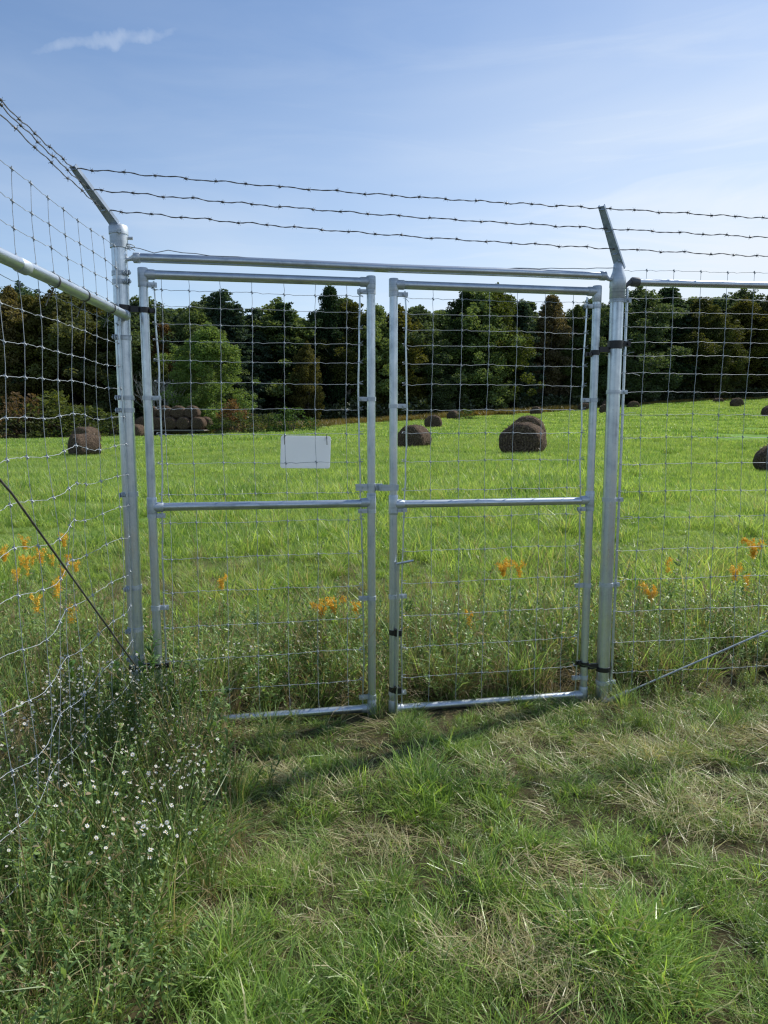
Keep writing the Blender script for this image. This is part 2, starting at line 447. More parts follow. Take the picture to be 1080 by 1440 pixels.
def leafy_stalk(h, nleaf, lw, ll, mt, dry=.05, stems=1, spread=.05, flower=None, nfl=0):
    L = Leaves()
    for s in range(stems):
        a0 = rng.uniform(0, 2 * PI); lean = rng.uniform(0, .28); hh = h * rng.uniform(.7, 1.08)
        z = np.linspace(0, 1, 7); bx = spread * math.cos(a0) * rng.uniform(0, 1); by = spread * math.sin(a0) * rng.uniform(0, 1)
        C = np.stack([bx + math.cos(a0) * lean * hh * z ** 1.6, by + math.sin(a0) * lean * hh * z ** 1.6, hh * z - .01], 1)
        for q in (0, PI / 2):
            W = np.tile(np.array([math.cos(q), math.sin(q), 0]) * .0018, (7, 1)) * np.linspace(1.2, .5, 7)[:, None]
            L.strips(C[None], W[None], np.array([.4]), np.array([.25 + dry]), 0)
        n = int(nleaf * rng.uniform(.8, 1.2)); f = rng.uniform(.08, 1, n) ** .8
        base = np.stack([np.interp(f, z, C[:, i]) for i in range(3)], 1)
        k = 5; P = np.zeros((n, k, 3)); th = rng.uniform(0, 2 * PI, n); ang = rng.uniform(.35, 1.1, n); dr = rng.uniform(.3, 1.1, n)
        l = rng.uniform(ll[0], ll[1], n) * (1.15 - .7 * f); p = base.copy(); P[:, 0] = p
        d = np.stack([np.cos(th), np.sin(th), 0 * th], 1)
        for j in range(1, k):
            p = p + (d * np.sin(ang)[:, None] + np.array([0, 0, 1.]) * np.cos(ang)[:, None]) * (l / (k - 1))[:, None]
            P[:, j] = p; ang = ang + dr / (k - 1)
        side = np.stack([-np.sin(th), np.cos(th), rng.normal(0, .3, n)], 1)
        W = side[:, None, :] * (rng.uniform(lw[0], lw[1], n) / 2)[:, None, None] * np.array([.3, .9, 1, .6, .05])[None, :, None]
        L.strips(P, W, rng.uniform(0, 1, n), (rng.uniform(0, 1, n) < dry) * 1.0, 0)
    return L.mesh('leafy_stalk', [mt])
def seed_stalk(h, n, mt):
    L = Leaves()
    for s in range(n):
        a0 = rng.uniform(0, 2 * PI); lean = rng.uniform(.02, .5); hh = h * rng.uniform(.6, 1.1)
        z = np.linspace(0, 1, 7); b = disc_pts(1, .07)[0]
        C = np.stack([b[0] + math.cos(a0) * lean * hh * z ** 1.8, b[1] + math.sin(a0) * lean * hh * z ** 1.8, hh * z * (1 - .15 * lean) - .01], 1)
        for q in (0, PI / 2):
            W = np.tile(np.array([math.cos(q), math.sin(q), 0]) * .0011, (7, 1))
            L.strips(C[None], W[None], np.array([rng.uniform(0, 1)]), np.array([.8]), 0)
        m = 16; f = rng.uniform(.78, 1.0, m); base = np.stack([np.interp(f, z, C[:, i]) for i in range(3)], 1)
        blades(L, m, base + np.array([0, 0, .01]), (.012, .035), (.001, .0025), (.1, .7), (0, .3), 1.0, 3)
    b = disc_pts(10 * n, .08)
    blades(L, 10 * n, b, (.12, .35), (.0018, .0035), (.1, .6), (.5, 2.0), .65, 4)
    return L.mesh('seed_stalk', [mt])
weed_m = [leafy_stalk(h, nl, (.005, .013), (.03, .085), WEED, .08, st, .06) for (h, nl, st) in ((.55, 46, 2), (.48, 40, 3), (.42, 44, 3), (.6, 60, 1))] + \
         [leafy_stalk(.32, 38, (.004, .009), (.02, .05), WEED, .05, 4, .07) for _ in range(3)] + \
         [seed_stalk(.6, 4, DRY), seed_stalk(.5, 5, DRY), seed_stalk(.7, 3, DRY)] + \
         [tuft(60, .07, (.2, .5), (.003, .006), (.05, .5), (.4, 1.7), .15, WEED) for _ in range(3)] + \
         [tuft(55, .07, (.15, .42), (.002, .0042), (.1, .9), (.4, 1.8), .8, DRY) for _ in range(2)]
WEEDC = proto_collection('weed_clump', weed_m)   # 0-3 tall leafy, 4-6 low leafy, 7-9 seed stalks, 10-12 long grass, 13-14 dry grass

field_m = [tuft(60, .11, (.06, .21), (.0035, .0075), (.05, .8), (.4, 1.8), .07, FIELD) for _ in range(5)] + \
          [tuft(46, .09, (.12, .36), (.004, .007), (.05, .6), (.3, 1.5), .25, FIELD) for _ in range(2)]
FIELDC = proto_collection('field_clump', field_m)
def patch(n, half, ln, wd, mt, dry=.04):
    L = Leaves(); b = np.stack([rng.uniform(-half, half, n), rng.uniform(-half, half, n), np.zeros(n)], 1)
    cl = vnoise(b[:, 0], b[:, 1], half * .28, int(rng.integers(1000))); keep = cl > .25; b = b[keep]; m = len(b)
    blades(L, m, b, ln, wd, (.05, .6), (.2, 1.3), dry, 3)
    return L.mesh('grass_patch', [mt])
MIDC = proto_collection('mid_patch', [patch(900, .65, (.12, .30), (.008, .015), FIELD) for _ in range(4)])
FARC = proto_collection('far_patch', [patch(1000, 1.7, (.14, .30), (.02, .04), FIELD, .03) for _ in range(3)])

# ------------------------------------------------------------------ fence lines (metres)
LP = Vector((-1.257, 3.64, 0)); RP = Vector((1.263, 4.12, 0))
GU = (RP - LP).normalized(); GN = Vector((GU.y, -GU.x, 0))      # GN points to the camera side
def G(s, z, o=0.0): p = LP + GU * s + GN * o; return Vector((p.x, p.y, z))
FU = Vector((.0531, -.9986, 0)); FN = Vector((.9986, .0531, 0)) # left run comes towards the viewer
def F(s, z, o=0.0): p = LP + FU * s + FN * o; return Vector((p.x, p.y, z))
RU = Vector((3.03, .40, 0)).normalized(); RN = Vector((RU.y, -RU.x, 0))
def Q(s, z, o=0.0): p = RP + RU * s + RN * o; return Vector((p.x, p.y, z))

# ------------------------------------------------------------------ gate parts
RT = .0215
def band(parent, c, r, toward, name='tension_band', m=None, h=.022, reach=.03, bolt=True):
    """clamp band round a vertical pipe at c with two lugs reaching 'toward' and a bolt through them"""
    m = m or FIT; b = MB(); c = Vector(c); t = Vector(toward).normalized(); p = Vector((-t.y, t.x, 0))
    b.ring(c, r - .001, r + .0028, h, 24)
    ang = math.atan2(t.y, t.x)
    for s in (-1, 1):
        b.box(c + t * (r + reach / 2) + p * s * .0065, reach + .006, .003, h, ang)
    if bolt:
        b.tube([c + t * (r + reach * .62) - p * .02, c + t * (r + reach * .62) + p * .02], .0045, 8)
        b.tube([c + t * (r + reach * .62) + p * .010, c + t * (r + reach * .62) + p * .017], .0085, 6)
        b.tube([c + t * (r + reach * .62) - p * .016, c + t * (r + reach * .62) - p * .009], .0085, 6)
    return b.build(name, m, parent)

def wire_panel(b, P, s0, s1, zs, stays, r=.00125, crimp=.0024, warp=None, zlo=None, zhi=None, seed=1, overlap=.0):
    """woven wire: line wires at heights zs, stays at positions, knots at the crossings"""
    rr = random.Random(seed)
    W = warp or (lambda s, z: (0, 0, 0))
    def pt(s, z):
        ds, dz, do = W(s, z); return P(s + ds, z + dz, do)
    jit = {}
    for j, z in enumerate(zs):
        marks = sorted([s0] + list(stays) + [s1]); pts = []
        amp = [rr.uniform(-1, 1) * .004 for _ in marks]
        for i in range(len(marks) - 1):
            a, c = marks[i], marks[i + 1]; n = 6
            k1 = .5 + rr.uniform(-.2, .2)
            for q in range(n):
                u = q / n; s = a + (c - a) * u
                cz = crimp * (1.0 if q == 1 else -1.0 if q == 2 else .5 if q == 5 else 0) * rr.uniform(.4, 1.5)
                pts.append(pt(s, z + amp[i] * (1 - u) + amp[i + 1] * u + cz))
        pts.append(pt(s1, z + amp[-1]))
        b.tube(pts, r, 5)
        jit[j] = dict(zip(marks, amp))
    zt = (zhi if zhi is not None else max(zs)); zb = (zlo if zlo is not None else min(zs))
    for s in stays:
        allz = sorted(set([zt, zb] + [z for z in zs if zb <= z <= zt]))
        pts = []
        for i in range(len(allz) - 1):
            for q in range(3):
                z = allz[i] + (allz[i + 1] - allz[i]) * q / 3
                pts.append(pt(s + rr.uniform(-.0022, .0022), z))
        pts.append(pt(s, allz[-1]))
        b.tube(pts, r, 5)
        for j, z in enumerate(zs):
            if zb - .001 <= z <= zt + .001:
                c = pt(s, z + jit[j].get(s, 0)); e = Vector((GU.x, GU.y, 0)) * .006
                b.tube([c - e + Vector((0, 0, .0045)), c + Vector((0, 0, 0.001)), c + e - Vector((0, 0, .0045))], [.0022, .0036, .0022], 6)
                b.tube([c - Vector((0, 0, .009)), c + Vector((0, 0, .009))], .0023, 6)

ZW = [2.215, 2.135, 2.055, 1.975, 1.88, 1.775, 1.645, 1.52, 1.375, 1.22, 1.075, .895, .72, .54, .365, .195]
def leaf(name, label, s0, s1, zt, zm, zb, rods, stays, seed, wiggle):
    root = thing(name, label, 'gate', G(s0, 0))
    def pipe(nm, a, c, m, r=RT):
        b = MB(); n = 10; b.tube([a.lerp(c, i / n) for i in range(n + 1)], r, 24); return b.build(nm, m, root)
    for s in (s0, s1):
        pipe('stile', G(s, zb - .028), G(s, zt + .022), GALV)
    pipe('top_rail', G(s0 + RT * .9, zt), G(s1 - RT * .9, zt), GALVH)
    pipe('mid_rail', G(s0 + RT * .9, zm), G(s1 - RT * .9, zm - .004), GALVH, .0205)
    pipe('bottom_rail', G(s0 + RT * .9, zb), G(s1 - RT * .9, zb), GALVH)
    for s in (s0, s1):
        d = 1 if s == s0 else -1
        for z in (zt, zm, zb):
            b = MB()
            lo = z - .055 if z > zb else z - .03; hi = z + .03 if z == zt else z + .05
            b.tube([G(s, lo), G(s, lo + .004), G(s, hi - .004), G(s, hi)], [RT + .001, RT + .0032, RT + .0032, RT + .001], 24)
            b.tube([G(s + d * RT * .5, z), G(s + d * .05, z), G(s + d * .056, z)], [RT + .0030, RT + .0030, RT + .0012], 24)
            b.build('corner_fitting', FIT, root)
    for i, (s, bands) in enumerate(rods):
        rr = random.Random(seed * 9 + i); b = MB()
        pts = [G(s + (rr.uniform(-1, 1) * .003 + wiggle * math.sin((zt - z) * 2.6) * (1 if i == 0 else -1)), z, rr.uniform(-.004, .004)) for z in np.linspace(zt - .03, zb + .03, 26)]
        b.tube(pts, .0042, 8); b.build('tension_bar', GALV, root)
        st = s0 if i == 0 else s1; d = GU if i == 0 else -GU
        for z in bands: band(root, G(st, z), RT + .0005, d, reach=abs(s - st) - RT + .012)
    b = MB(); ra, rb = rods[0][0], rods[1][0]
    wire_panel(b, G, ra - .012, rb + .012, ZW, stays, zlo=zb + .02, zhi=zt - .012, seed=seed, warp=lambda s, z: (.004 * math.sin(z * 5 + seed), 0, .006 * math.sin(s * 4 + z * 3)))
    # lacing of wire ends round the bars
    rr = random.Random(seed)
    for z in ZW:
        for r0, d in ((ra, -1), (rb, 1)):
            c = G(r0, z); b.tube([c + GU * .012 * math.cos(t) + GN * .009 * math.sin(t) + Vector((0, 0, .0025 * t)) for t in np.linspace(0, 7, 12)], .0016, 5)
            if rr.random() < .35:
                e = c + GU * (.02 * -d) + Vector((0, 0, rr.uniform(-.03, .03))) + GN * rr.uniform(0, .02); b.tube([c, c.lerp(e, .6) + GN * .004, e], .0013, 5)
    b.build('wire_mesh', WIRE, root)
    return root

stL = [.184, .312, .459, .612, .770, .925, 1.085]; stR = [1.535, 1.690, 1.838, 1.992, 2.150, 2.310]
bz = (2.238, 1.70, 1.118, .648, .10)
lg = leaf('gate_leaf', 'left pipe gate leaf of woven wire carrying the blank white sign', .103, 1.212, 2.286, 1.162, .035,
          [(.150, bz), (1.158, bz)], stL, 3, .010)
rg = leaf('gate_leaf', 'right pipe gate leaf of woven wire with the drop rod and its small handle', 1.330, 2.447, 2.278, 1.150, .022,
          [(1.388, (2.23, 1.665, 1.118, .65, .112)), (2.392, (2.20, 1.70, 1.10, .665, .125))], stR, 4, .012)

# latch on the left leaf reaching across to the right leaf
b = MB(); c = G(1.212, 1.243); b.ring(c, RT, RT + .0035, .036, 24)
ang = math.atan2(GU.y, GU.x)
for o in (-.010, .010):
    b.box(G(1.160, 1.243, o * .8), .062, .004, .034, ang)
    b.box(G(1.252, 1.243, o * .8), .04, .004, .034, ang)
b.box(G(1.300, 1.241, .026), .105, .005, .032, ang)
b.box(G(1.262, 1.243, .018), .005, .03, .032, ang)
b.tube([G(1.255, 1.243, -.025), G(1.255, 1.243, .036)], .006, 8); b.tube([G(1.17, 1.243, -.02), G(1.17, 1.243, .022)], .006, 8)
b.tube([G(1.255, 1.243, .026), G(1.255, 1.243, .034)], .011, 6)
b.build('latch', FIT, lg)
# drop rod on the right leaf
b = MB(); b.tube([G(1.349, .80, .034), G(1.349, .55, .034), G(1.342, .1, .034), G(1.338, -.08, .034)], .0075, 12)
b.build('drop_rod', GALV, rg)
b = MB(); b.tube([G(1.340, .835, .036), G(1.349, .838, .040), G(1.43, .852, .046)], .0062, 10); b.tube([G(1.349, .80, .034), G(1.349, .840, .036)], .0075, 12)
b.build('handle', GALVH, rg)
for z in (.455, .135):
    b = MB(); b.ring(G(1.334, z), .0225, .0275, .028, 20); b.box(G(1.352, z, .030), .034, .020, .032, ang); b.tube([G(1.335, z - .012, .03), G(1.335, z + .026, .042)], .008, 8)
    b.build('rod_guide', BLACK, rg)

# hinges: black straps between post and hinge stile
def hinge(parent, a, ra, c, rb, o=.0):
    b = MB(); a = Vector(a); c = Vector(c)
    b.ring(a, ra, ra + .005, .026, 24); b.ring(c, rb, rb + .005, .026, 24)
    m = a.lerp(c, .5); d = c - a; an = math.atan2(d.y, d.x)
    b.box(m, max(.02, d.length - ra - rb + .006), .016, .030, an)
    k = c + (c - a).normalized() * (rb + .014)
    b.box(k, .034, .014, .024, an); b.tube([k - Vector((0, 0, .0)) + GN * .018, k - GN * .018], .0055, 8); b.tube([k + GN * .012, k + GN * .020], .010, 6)
    return b.build('hinge', BLACK, parent)
PR = .0365
hinge(lg, G(.0, 2.125), PR, G(.103, 2.118), RT); hinge(lg, G(.0, .345), PR, G(.103, .345), RT)
hinge(rg, G(2.565, 1.99), PR, G(2.447, 1.955), RT); hinge(rg, G(2.565, .17), PR, G(2.447, .205), RT)

# ---- posts
def barb_arm(b, a, c, w0=.050, w1=.028):
    """pressed steel arm: a tapering shallow channel from the cap to the tip, with wire slots"""
    a = Vector(a); c = Vector(c); d = (c - a).normalized(); s = d.cross(Vector((0, 0, 1))).normalized(); u = s.cross(d)
    def slab(o0, o1, wa, wb, th, oo):
        base = len(b.v)
        for (p, o, w) in ((a, o0, wa), (c, o1, wb)):
            for (x, z) in ((-1, -1), (1, -1), (1, 1), (-1, 1)):
                b.v.append(tuple(p + s * (o + x * w / 2) + u * (oo + z * th / 2)))
        for q in ((0, 1, 5, 4), (1, 2, 6, 5), (2, 3, 7, 6), (3, 0, 4, 7), (3, 2, 1, 0), (4, 5, 6, 7)): b.face([base + k for k in q])
    slab(0, 0, w0, w1, .004, 0); slab(-w0 / 2, -w1 / 2, .004, .004, .016, .0062); slab(w0 / 2, w1 / 2, .004, .004, .016, .0062)
    for f in (.26, .62, .96):
        p = a.lerp(c, f); b.tube([p - s * .012 - u * .004, p + s * .012 - u * .004], .0035, 6)
lpost = thing('gate_post', 'left galvanised gate post with bolted cap at the fence corner', 'post', LP)
b = MB(); b.tube([(LP.x, LP.y, z) for z in np.linspace(-.05, 2.47, 12)], PR, 32); b.build('pipe', GALV, lpost)
b = MB(); b.lathe((LP.x, LP.y, 2.40), [(PR + .001, 0), (PR + .005, .002), (PR + .005, .062), (PR + .008, .064), (PR + .008, .098), (PR + .004, .104), (.022, .112), (.010, .114)], 28)
b.tube([LP + Vector((0, 0, 2.470)) + GN * .04 + GU * .008, LP + Vector((0, 0, 2.470)) + GN * .062 + GU * .012], .011, 6)
b.tube([LP + Vector((0, 0, 2.45)) + GU * .04, LP + Vector((0, 0, 2.45)) + GU * .064], .008, 8); b.build('post_cap', FIT, lpost)
LA0 = Vector((-1.268, 3.615, 2.505)); LA1 = Vector((-1.365, 3.40, 2.695))
b = MB(); barb_arm(b, LA0, LA1); b.tube([LP + Vector((0, 0, 2.49)), LA0 + Vector((0, 0, .02))], [.024, .016], 12); b.build('barb_arm', ARM, lpost)
for z in (2.285, 2.245, 1.985, 1.70, 1.64, 1.23, .76, .545, .40): band(lpost, (LP.x, LP.y, z), PR + .0004, FU * .9 - GU * .4 if z < 2.2 else GU * .5 + FU * .5, reach=.028)
b = MB(); b.ring((LP.x, LP.y, .335), PR, PR + .004, .034, 28); b.box(F(.055, .335, .02), .012, .055, .035); b.tube([F(.03, .335, .03), F(.075, .335, .03)], .008, 8); b.build('brace_band', FIT, lpost)

rpost = thing('gate_post', 'right galvanised gate post with slanting cap arm in the middle of the fence line', 'post', RP)
b = MB(); b.tube([(RP.x, RP.y, z) for z in np.linspace(-.05, 2.36, 12)], PR, 32); b.build('pipe', GALV, rpost)
b = MB(); b.lathe((RP.x, RP.y, 2.30), [(PR + .001, -.06), (PR + .005, -.055), (PR + .005, .0), (PR + .007, .004), (PR + .006, .050), (.030, .085), (.025, .125), (.018, .138)], 28); b.build('post_cap', FIT, rpost)
RA0 = Vector((1.258, 4.11, 2.43)); RA1 = Vector((1.098, 3.905, 2.665))
b = MB(); barb_arm(b, RA0 + (RA1 - RA0) * -.12, RA1); b.tube([RA0 - GN * .0 + Vector((.0, -.02, .01)), RA0 + Vector((0, .02, .01))], .007, 8); b.build('barb_arm', ARM, rpost)
for z, m in ((2.235, FIT), (1.745, FIT), (1.15, FIT), (.665, FIT), (.09, FIT)): band(rpost, (RP.x, RP.y, z), PR + .0004, RU * .95 + RN * .12, m=m, reach=.036)
b = MB(); b.ring((RP.x, RP.y, 2.005), PR, PR + .005, .03, 24); b.box(Q(.06, 2.005), .05, .016, .03, math.atan2(RU.y, RU.x)); b.tube([Q(.07, 2.005, -.02), Q(.07, 2.005, .02)], .008, 6); b.build('hinge_strap', BLACK, rpost)

# overhead bar
ob = thing('overhead_bar', 'long galvanised pipe spanning between the posts above both gate leaves', 'pipe', G(.06, 2.36))
b = MB(); b.tube([G(.065, 2.362), G(.6, 2.363), G(1.3, 2.358), G(2.0, 2.361), G(2.490, 2.36)], .0215, 24); b.build('pipe', GALVH, ob)
for (a, c, e) in ((.062, .095, -1), (2.46, 2.493, 1)):
    b = MB(); b.tube([G(a, 2.361), G(a + .003, 2.361), G(c - .003, 2.361), G(c, 2.361)], [.022, .0245, .0245, .022], 24)
    b.tube([G(.066, 2.361), G(.045, 2.355), G(.034, 2.352)] if e < 0 else [G(2.488, 2.358), G(2.51, 2.345), G(2.532, 2.34)], [.016, .010, .010], 10)
    b.build('rail_end_cup', FIT, ob)

# plain wire over the overhead bar
b = MB(); rr = random.Random(5)
pts = [G(s, 2.402 - .035 * math.sin(PI * s / 2.565) + rr.uniform(-.003, .003) + (.012 if s < .25 else 0) * math.sin(s * 30), .01) for s in np.linspace(.03, 2.565, 40)]
b.tube(pts, .0022, 6)
for k in range(2):
    c = G(.03 + k * .02, 2.395); b.tube([c + GU * .02 * math.cos(t) + GN * .02 * math.sin(t) + Vector((0, 0, .003 * t)) for t in np.linspace(0, 9, 16)], .0022, 5)
tag(b.build('tie_wire', WIRE), 'thin plain wire strung just above the overhead pipe between the posts', 'wire')

# ---- left fence run
ZF = [2.395, 2.30, 2.215, 2.13, 2.04, 1.955, 1.845, 1.74, 1.61, 1.48, 1.335, 1.19, 1.04, .865, .69, .505, .33, .15]
def lwarp(s, z):
    e = min(1, max(0, s / .12)); lo = max(0, min(1, (1.95 - z) / .8)) * e
    do = lo * (.036 * math.sin(s * 5.2 + 1.1 * z + .3) * math.exp(-((s - .55) / .55) ** 2) + .012 * math.sin(s * 9 + z * 5)) + e * .006 * math.sin(z * 9 + s * 3)
    dz = lo * (.028 * math.sin(s * 4.4 + 1.4) * math.exp(-((s - .6) / .5) ** 2) * math.cos(z * 1.7) + .014 * math.sin(s * 12 + z * 4))
    ds = lo * (.020 * math.sin(z * 3.1 + s * 2))
    return (ds, dz - .02 * math.sin(PI * min(1, s / 2.4)) * lo, do)
lf = thing('woven_wire_fence', 'left fence run coming towards the viewer with slack buckled wire and a pale rail', 'fence', F(0, 0))
b = MB(); wire_panel(b, F, .035, 4.6, ZF, [.08 + .152 * i for i in range(30)], warp=lwarp, seed=12, zlo=.03, r=.00105)
b.build('wire_mesh', WIRE, lf)
b = MB(); zr = 2.085
b.tube([F(.045, zr, .03), F(.5, zr, .033), F(1.0, zr + .003, .034), F(1.6, zr, .034), F(2.4, zr, .034)], .0215, 24)
b.tube([F(2.4, zr, .034), F(4.6, zr, .034)], .0215, 24); b.build('top_rail', GALVH, lf)
b = MB()
b.tube([F(.04, zr, .03), F(.045, zr, .03), F(.075, zr, .03), F(.08, zr, .03)], [.021, .0245, .0245, .021], 24); b.build('rail_end_cup', FIT, lf); b = MB()
b.tube([F(1.16, zr + .003, .034), F(1.165, zr, .034), F(1.22, zr, .034), F(1.225, zr, .034)], [.0215, .0240, .0240, .0215], 24)
b.build('rail_sleeve', FIT, lf)
for s in (.29, .62, .93, 1.7):
    b = MB(); b.ring(F(s, zr, .034), .0215, .0245, .006, 20, FU)
    b.tube([F(s, zr - .022, .034), F(s - .01, zr - .05, .012), F(s, zr - .085, .0)], .002, 6); b.build('rail_tie', DARKROD, lf)
b = MB(); b.tube([F(.062, 2.33, .0), F(.060, 1.2, .002), F(.062, .36, 0)], .005, 8); b.build('tension_bar', GALV, lf)
b = MB(); b.tube([F(.045, .325, .03), F(1.36, 1.37, .03), F(2.4, 2.05, .03)], .0040, 10); b.build('brace_rod', DARKROD, lf)
def line_post(P, s, parent, h=2.45):
    c = P(s, 0); b = MB(); b.tube([(c.x, c.y, -.05), (c.x, c.y, h)], .03, 24); b.lathe((c.x, c.y, h), [(.034, -.06), (.036, 0), (.02, .03), (.006, .04)], 20)
    return b.build('line_post', GALV, parent)
line_post(F, 2.45, lf); line_post(F, 4.6, lf)

# ---- right fence run
rf = thing('woven_wire_fence', 'right fence run leading off to the right beyond the gate with a sloping brace rod', 'fence', Q(0, 0))
ZQ = [2.395, 2.25, 2.172, 2.095, 2.015, 1.94, 1.845, 1.742, 1.618, 1.49, 1.344, 1.19, 1.04, .857, .687, .505, .321, .14]
b = MB(); wire_panel(b, Q, .04, 6.2, ZQ, [.172 + .1555 * i for i in range(38)], seed=21, zlo=.03, zhi=2.395,
                     warp=lambda s, z: (.004 * math.sin(z * 7), .004 * math.sin(s * 3), .012 * math.sin(s * 2.3 + z * 2)))
rr = random.Random(3)
for z in ZQ[1:]:
    c = Q(.058, z); b.tube([c + RU * .010 * math.cos(t) + RN * .009 * math.sin(t) + Vector((0, 0, .002 * t)) for t in np.linspace(0, 7, 12)], .0016, 5)
    if rr.random() < .6:
        e = c + RU * rr.uniform(.03, .09) + Vector((0, 0, rr.uniform(-.04, .02))) + RN * .02; b.tube([c, c.lerp(e, .5) + Vector((0, 0, .008)), e], .0013, 5)
b.build('wire_mesh', WIRE, rf)
b = MB(); b.tube([Q(.085, 2.332, .0), Q(1.0, 2.334), Q(3.03, 2.33)], .0195, 24); b.tube([Q(3.03, 2.33), Q(6.2, 2.33)], .0195, 24); b.build('top_rail', GALVH, rf)
b = MB(); b.tube([Q(.075, 2.335), Q(.08, 2.335), Q(.118, 2.333), Q(.122, 2.333)], [.021, .025, .025, .021], 20); b.tube([Q(.078, 2.333), Q(.055, 2.32), Q(.036, 2.30)], [.018, .011, .010], 10); b.build('rail_end_cup', BARB, rf)
b = MB(); b.tube([Q(.056, 2.30), Q(.058, 1.2), Q(.054, .03)], .0075, 10); b.build('tension_bar', GALV, rf)
b = MB(); b.tube([Q(.04, .005, .05), Q(.93, .350, .05), Q(3.0, 1.16, .04)], .0052, 10); b.tube([Q(-.02, -.02, .05), Q(.14, .044, .05)], .013, 10); b.build('brace_rod', WIRE, rf)
line_post(Q, 3.03, rf, 2.40); line_post(Q, 6.2, rf, 2.40)

# ---- sign
sg = thing('sign', 'blank white rectangular sign wired to the upper left gate mesh', 'sign', G(.745, 1.35, -.012))
b = MB(); cS = G(.8715, 1.429, -.010); W2, H2, rc = .128, .0835, .012; pts = []
for (cx, cz, a0) in ((W2 - rc, H2 - rc, 0), (-W2 + rc, H2 - rc, PI / 2), (-W2 + rc, -H2 + rc, PI), (W2 - rc, -H2 + rc, 1.5 * PI)):
    for k in range(6):
        a = a0 + PI / 2 * k / 5; pts.append((cx + rc * math.cos(a), cz + rc * math.sin(a)))
n = len(pts)
for o in (0, -.003):
    for (x, z) in pts:
        q = G(.8715 + x + .006 * (z / H2) * .6, 1.429 + z - x * .02, -.010 + o); b.v.append(tuple(q))
b.face(list(range(n))); b.face([n + i for i in range(n)][::-1])
for i in range(n): b.face((i, (i + 1) % n, n + (i + 1) % n, n + i))
b.build('panel', SIGN, sg, smooth=False)
for (x, z) in ((-.108, .075), (.108, .072)):
    b = MB(); c = G(.8715 + x, 1.429 + z, 0)
    b.tube([c + GN * -.018, c + GN * .005 + Vector((0, 0, .006)), c + Vector((0, 0, .02)), c + GN * .006 - Vector((0, 0, .01)), c + GN * .010 - Vector((0, 0, .035))], .0022, 6)
    b.build('wire_tie', DARKROD, sg)

# ---- barbed wire
bb = MB(); rr = random.Random(2)
for k in range(4):
    a = k * PI / 4 + .4; t0 = Vector((rr.uniform(-.006, .006), 0, 0))
    d = Vector((.35 * (-1) ** k, math.cos(a) * 1.0, math.sin(a) * 1.0)).normalized() * .013
    bb.tube([t0 - d, t0 + d], [.0006, .0014, .0006][::2], 5)
bb.tube([(-.007, 0, 0), (-.003, 0, 0), (.003, 0, 0), (.007, 0, 0)], [.0030, .0052, .0052, .0030], 7)
BARBM = bb.mesh('barb', BARB)
def strand(label, P, seed, group, sag=.012):
    rr = random.Random(seed); P = [Vector(p) for p in P]
    root = thing('barbed_wire', label, 'barbed wire', P[0], group)
    pts = []
    for i in range(len(P) - 1):
        a, c = P[i], P[i + 1]; L = (c - a).length; n = max(4, int(L / .022)); ph = rr.uniform(0, 6)
        for k in range(n + (i == len(P) - 2)):
            u = k / n; p = a.lerp(c, u)
            p.z += -sag * L * .5 * math.sin(PI * u) + .0028 * math.sin(u * L * 26 + ph) + .0020 * math.sin(u * L * 61 + ph * 2)
            p.y += .002 * math.sin(u * L * 33 + ph); pts.append(p)
    b = MB(); b.tube(pts, .0021, 6); 
    tw = []
    for i, p in enumerate(pts): tw.append(p + Vector((0, .0022 * math.cos(i * 1.3), .0024 * math.sin(i * 1.3))))
    b.tube(tw, .0016, 5); b.build('wire', BARB, root)
    acc = rr.uniform(.02, .1)
    for i in range(1, len(pts)):
        acc += (pts[i] - pts[i - 1]).length
        if acc > .128:
            acc = rr.uniform(-.008, .008)
            o = link('barb', BARBM, root)
            d = (pts[i] - pts[i - 1]).normalized()
            q = d.to_track_quat('X', 'Z').to_euler(); q.rotate_axis('X', rr.uniform(0, 6.28))
            o.location = pts[i]; o.rotation_euler = q
    return root
P3 = Q(3.03, 0)
arm3 = Vector((P3.x - .16, P3.y - .21, 2.655)); arm3b = Vector((P3.x - .02, P3.y - .02, 2.43))
nm = ['top', 'middle', 'lowest']
for i, f in enumerate((.97, .62, .26)):
    a = LA0.lerp(LA1, f); c = RA0.lerp(RA1, f); e = arm3b.lerp(arm3, f)
    a2 = a + Vector((.012, 0, 0)); strand(f'{nm[i]} strand of barbed wire crossing above the gate and on to the right', [a2, c, e], 10 + i, 'barbed wire strands above the gate')
FE = [Vector((-1.340, 2.60, 2.712)), Vector((-1.333, 2.60, 2.692)), Vector((-1.328, 2.60, 2.655))]
for i, f in enumerate((.97, .62, .26)):
    a = LA0.lerp(LA1, f); e = FE[i]; g = e + (e - Vector((a.x, a.y, e.z))) * 1.45; g.z = e.z
    strand(f'{nm[i]} strand of barbed wire running from the left post towards the viewer', [a, e, g], 30 + i, 'barbed wire strands over the left fence')
b = MB()
# arm at the near line post of the left run
pa = F(2.45, 2.44); barb_arm(b, pa, Vector((-1.33, .98, 2.72))); b.build('barb_arm', GALVH, lf)
b = MB(); barb_arm(b, arm3b, arm3); b.build('barb_arm', GALVH, rf)

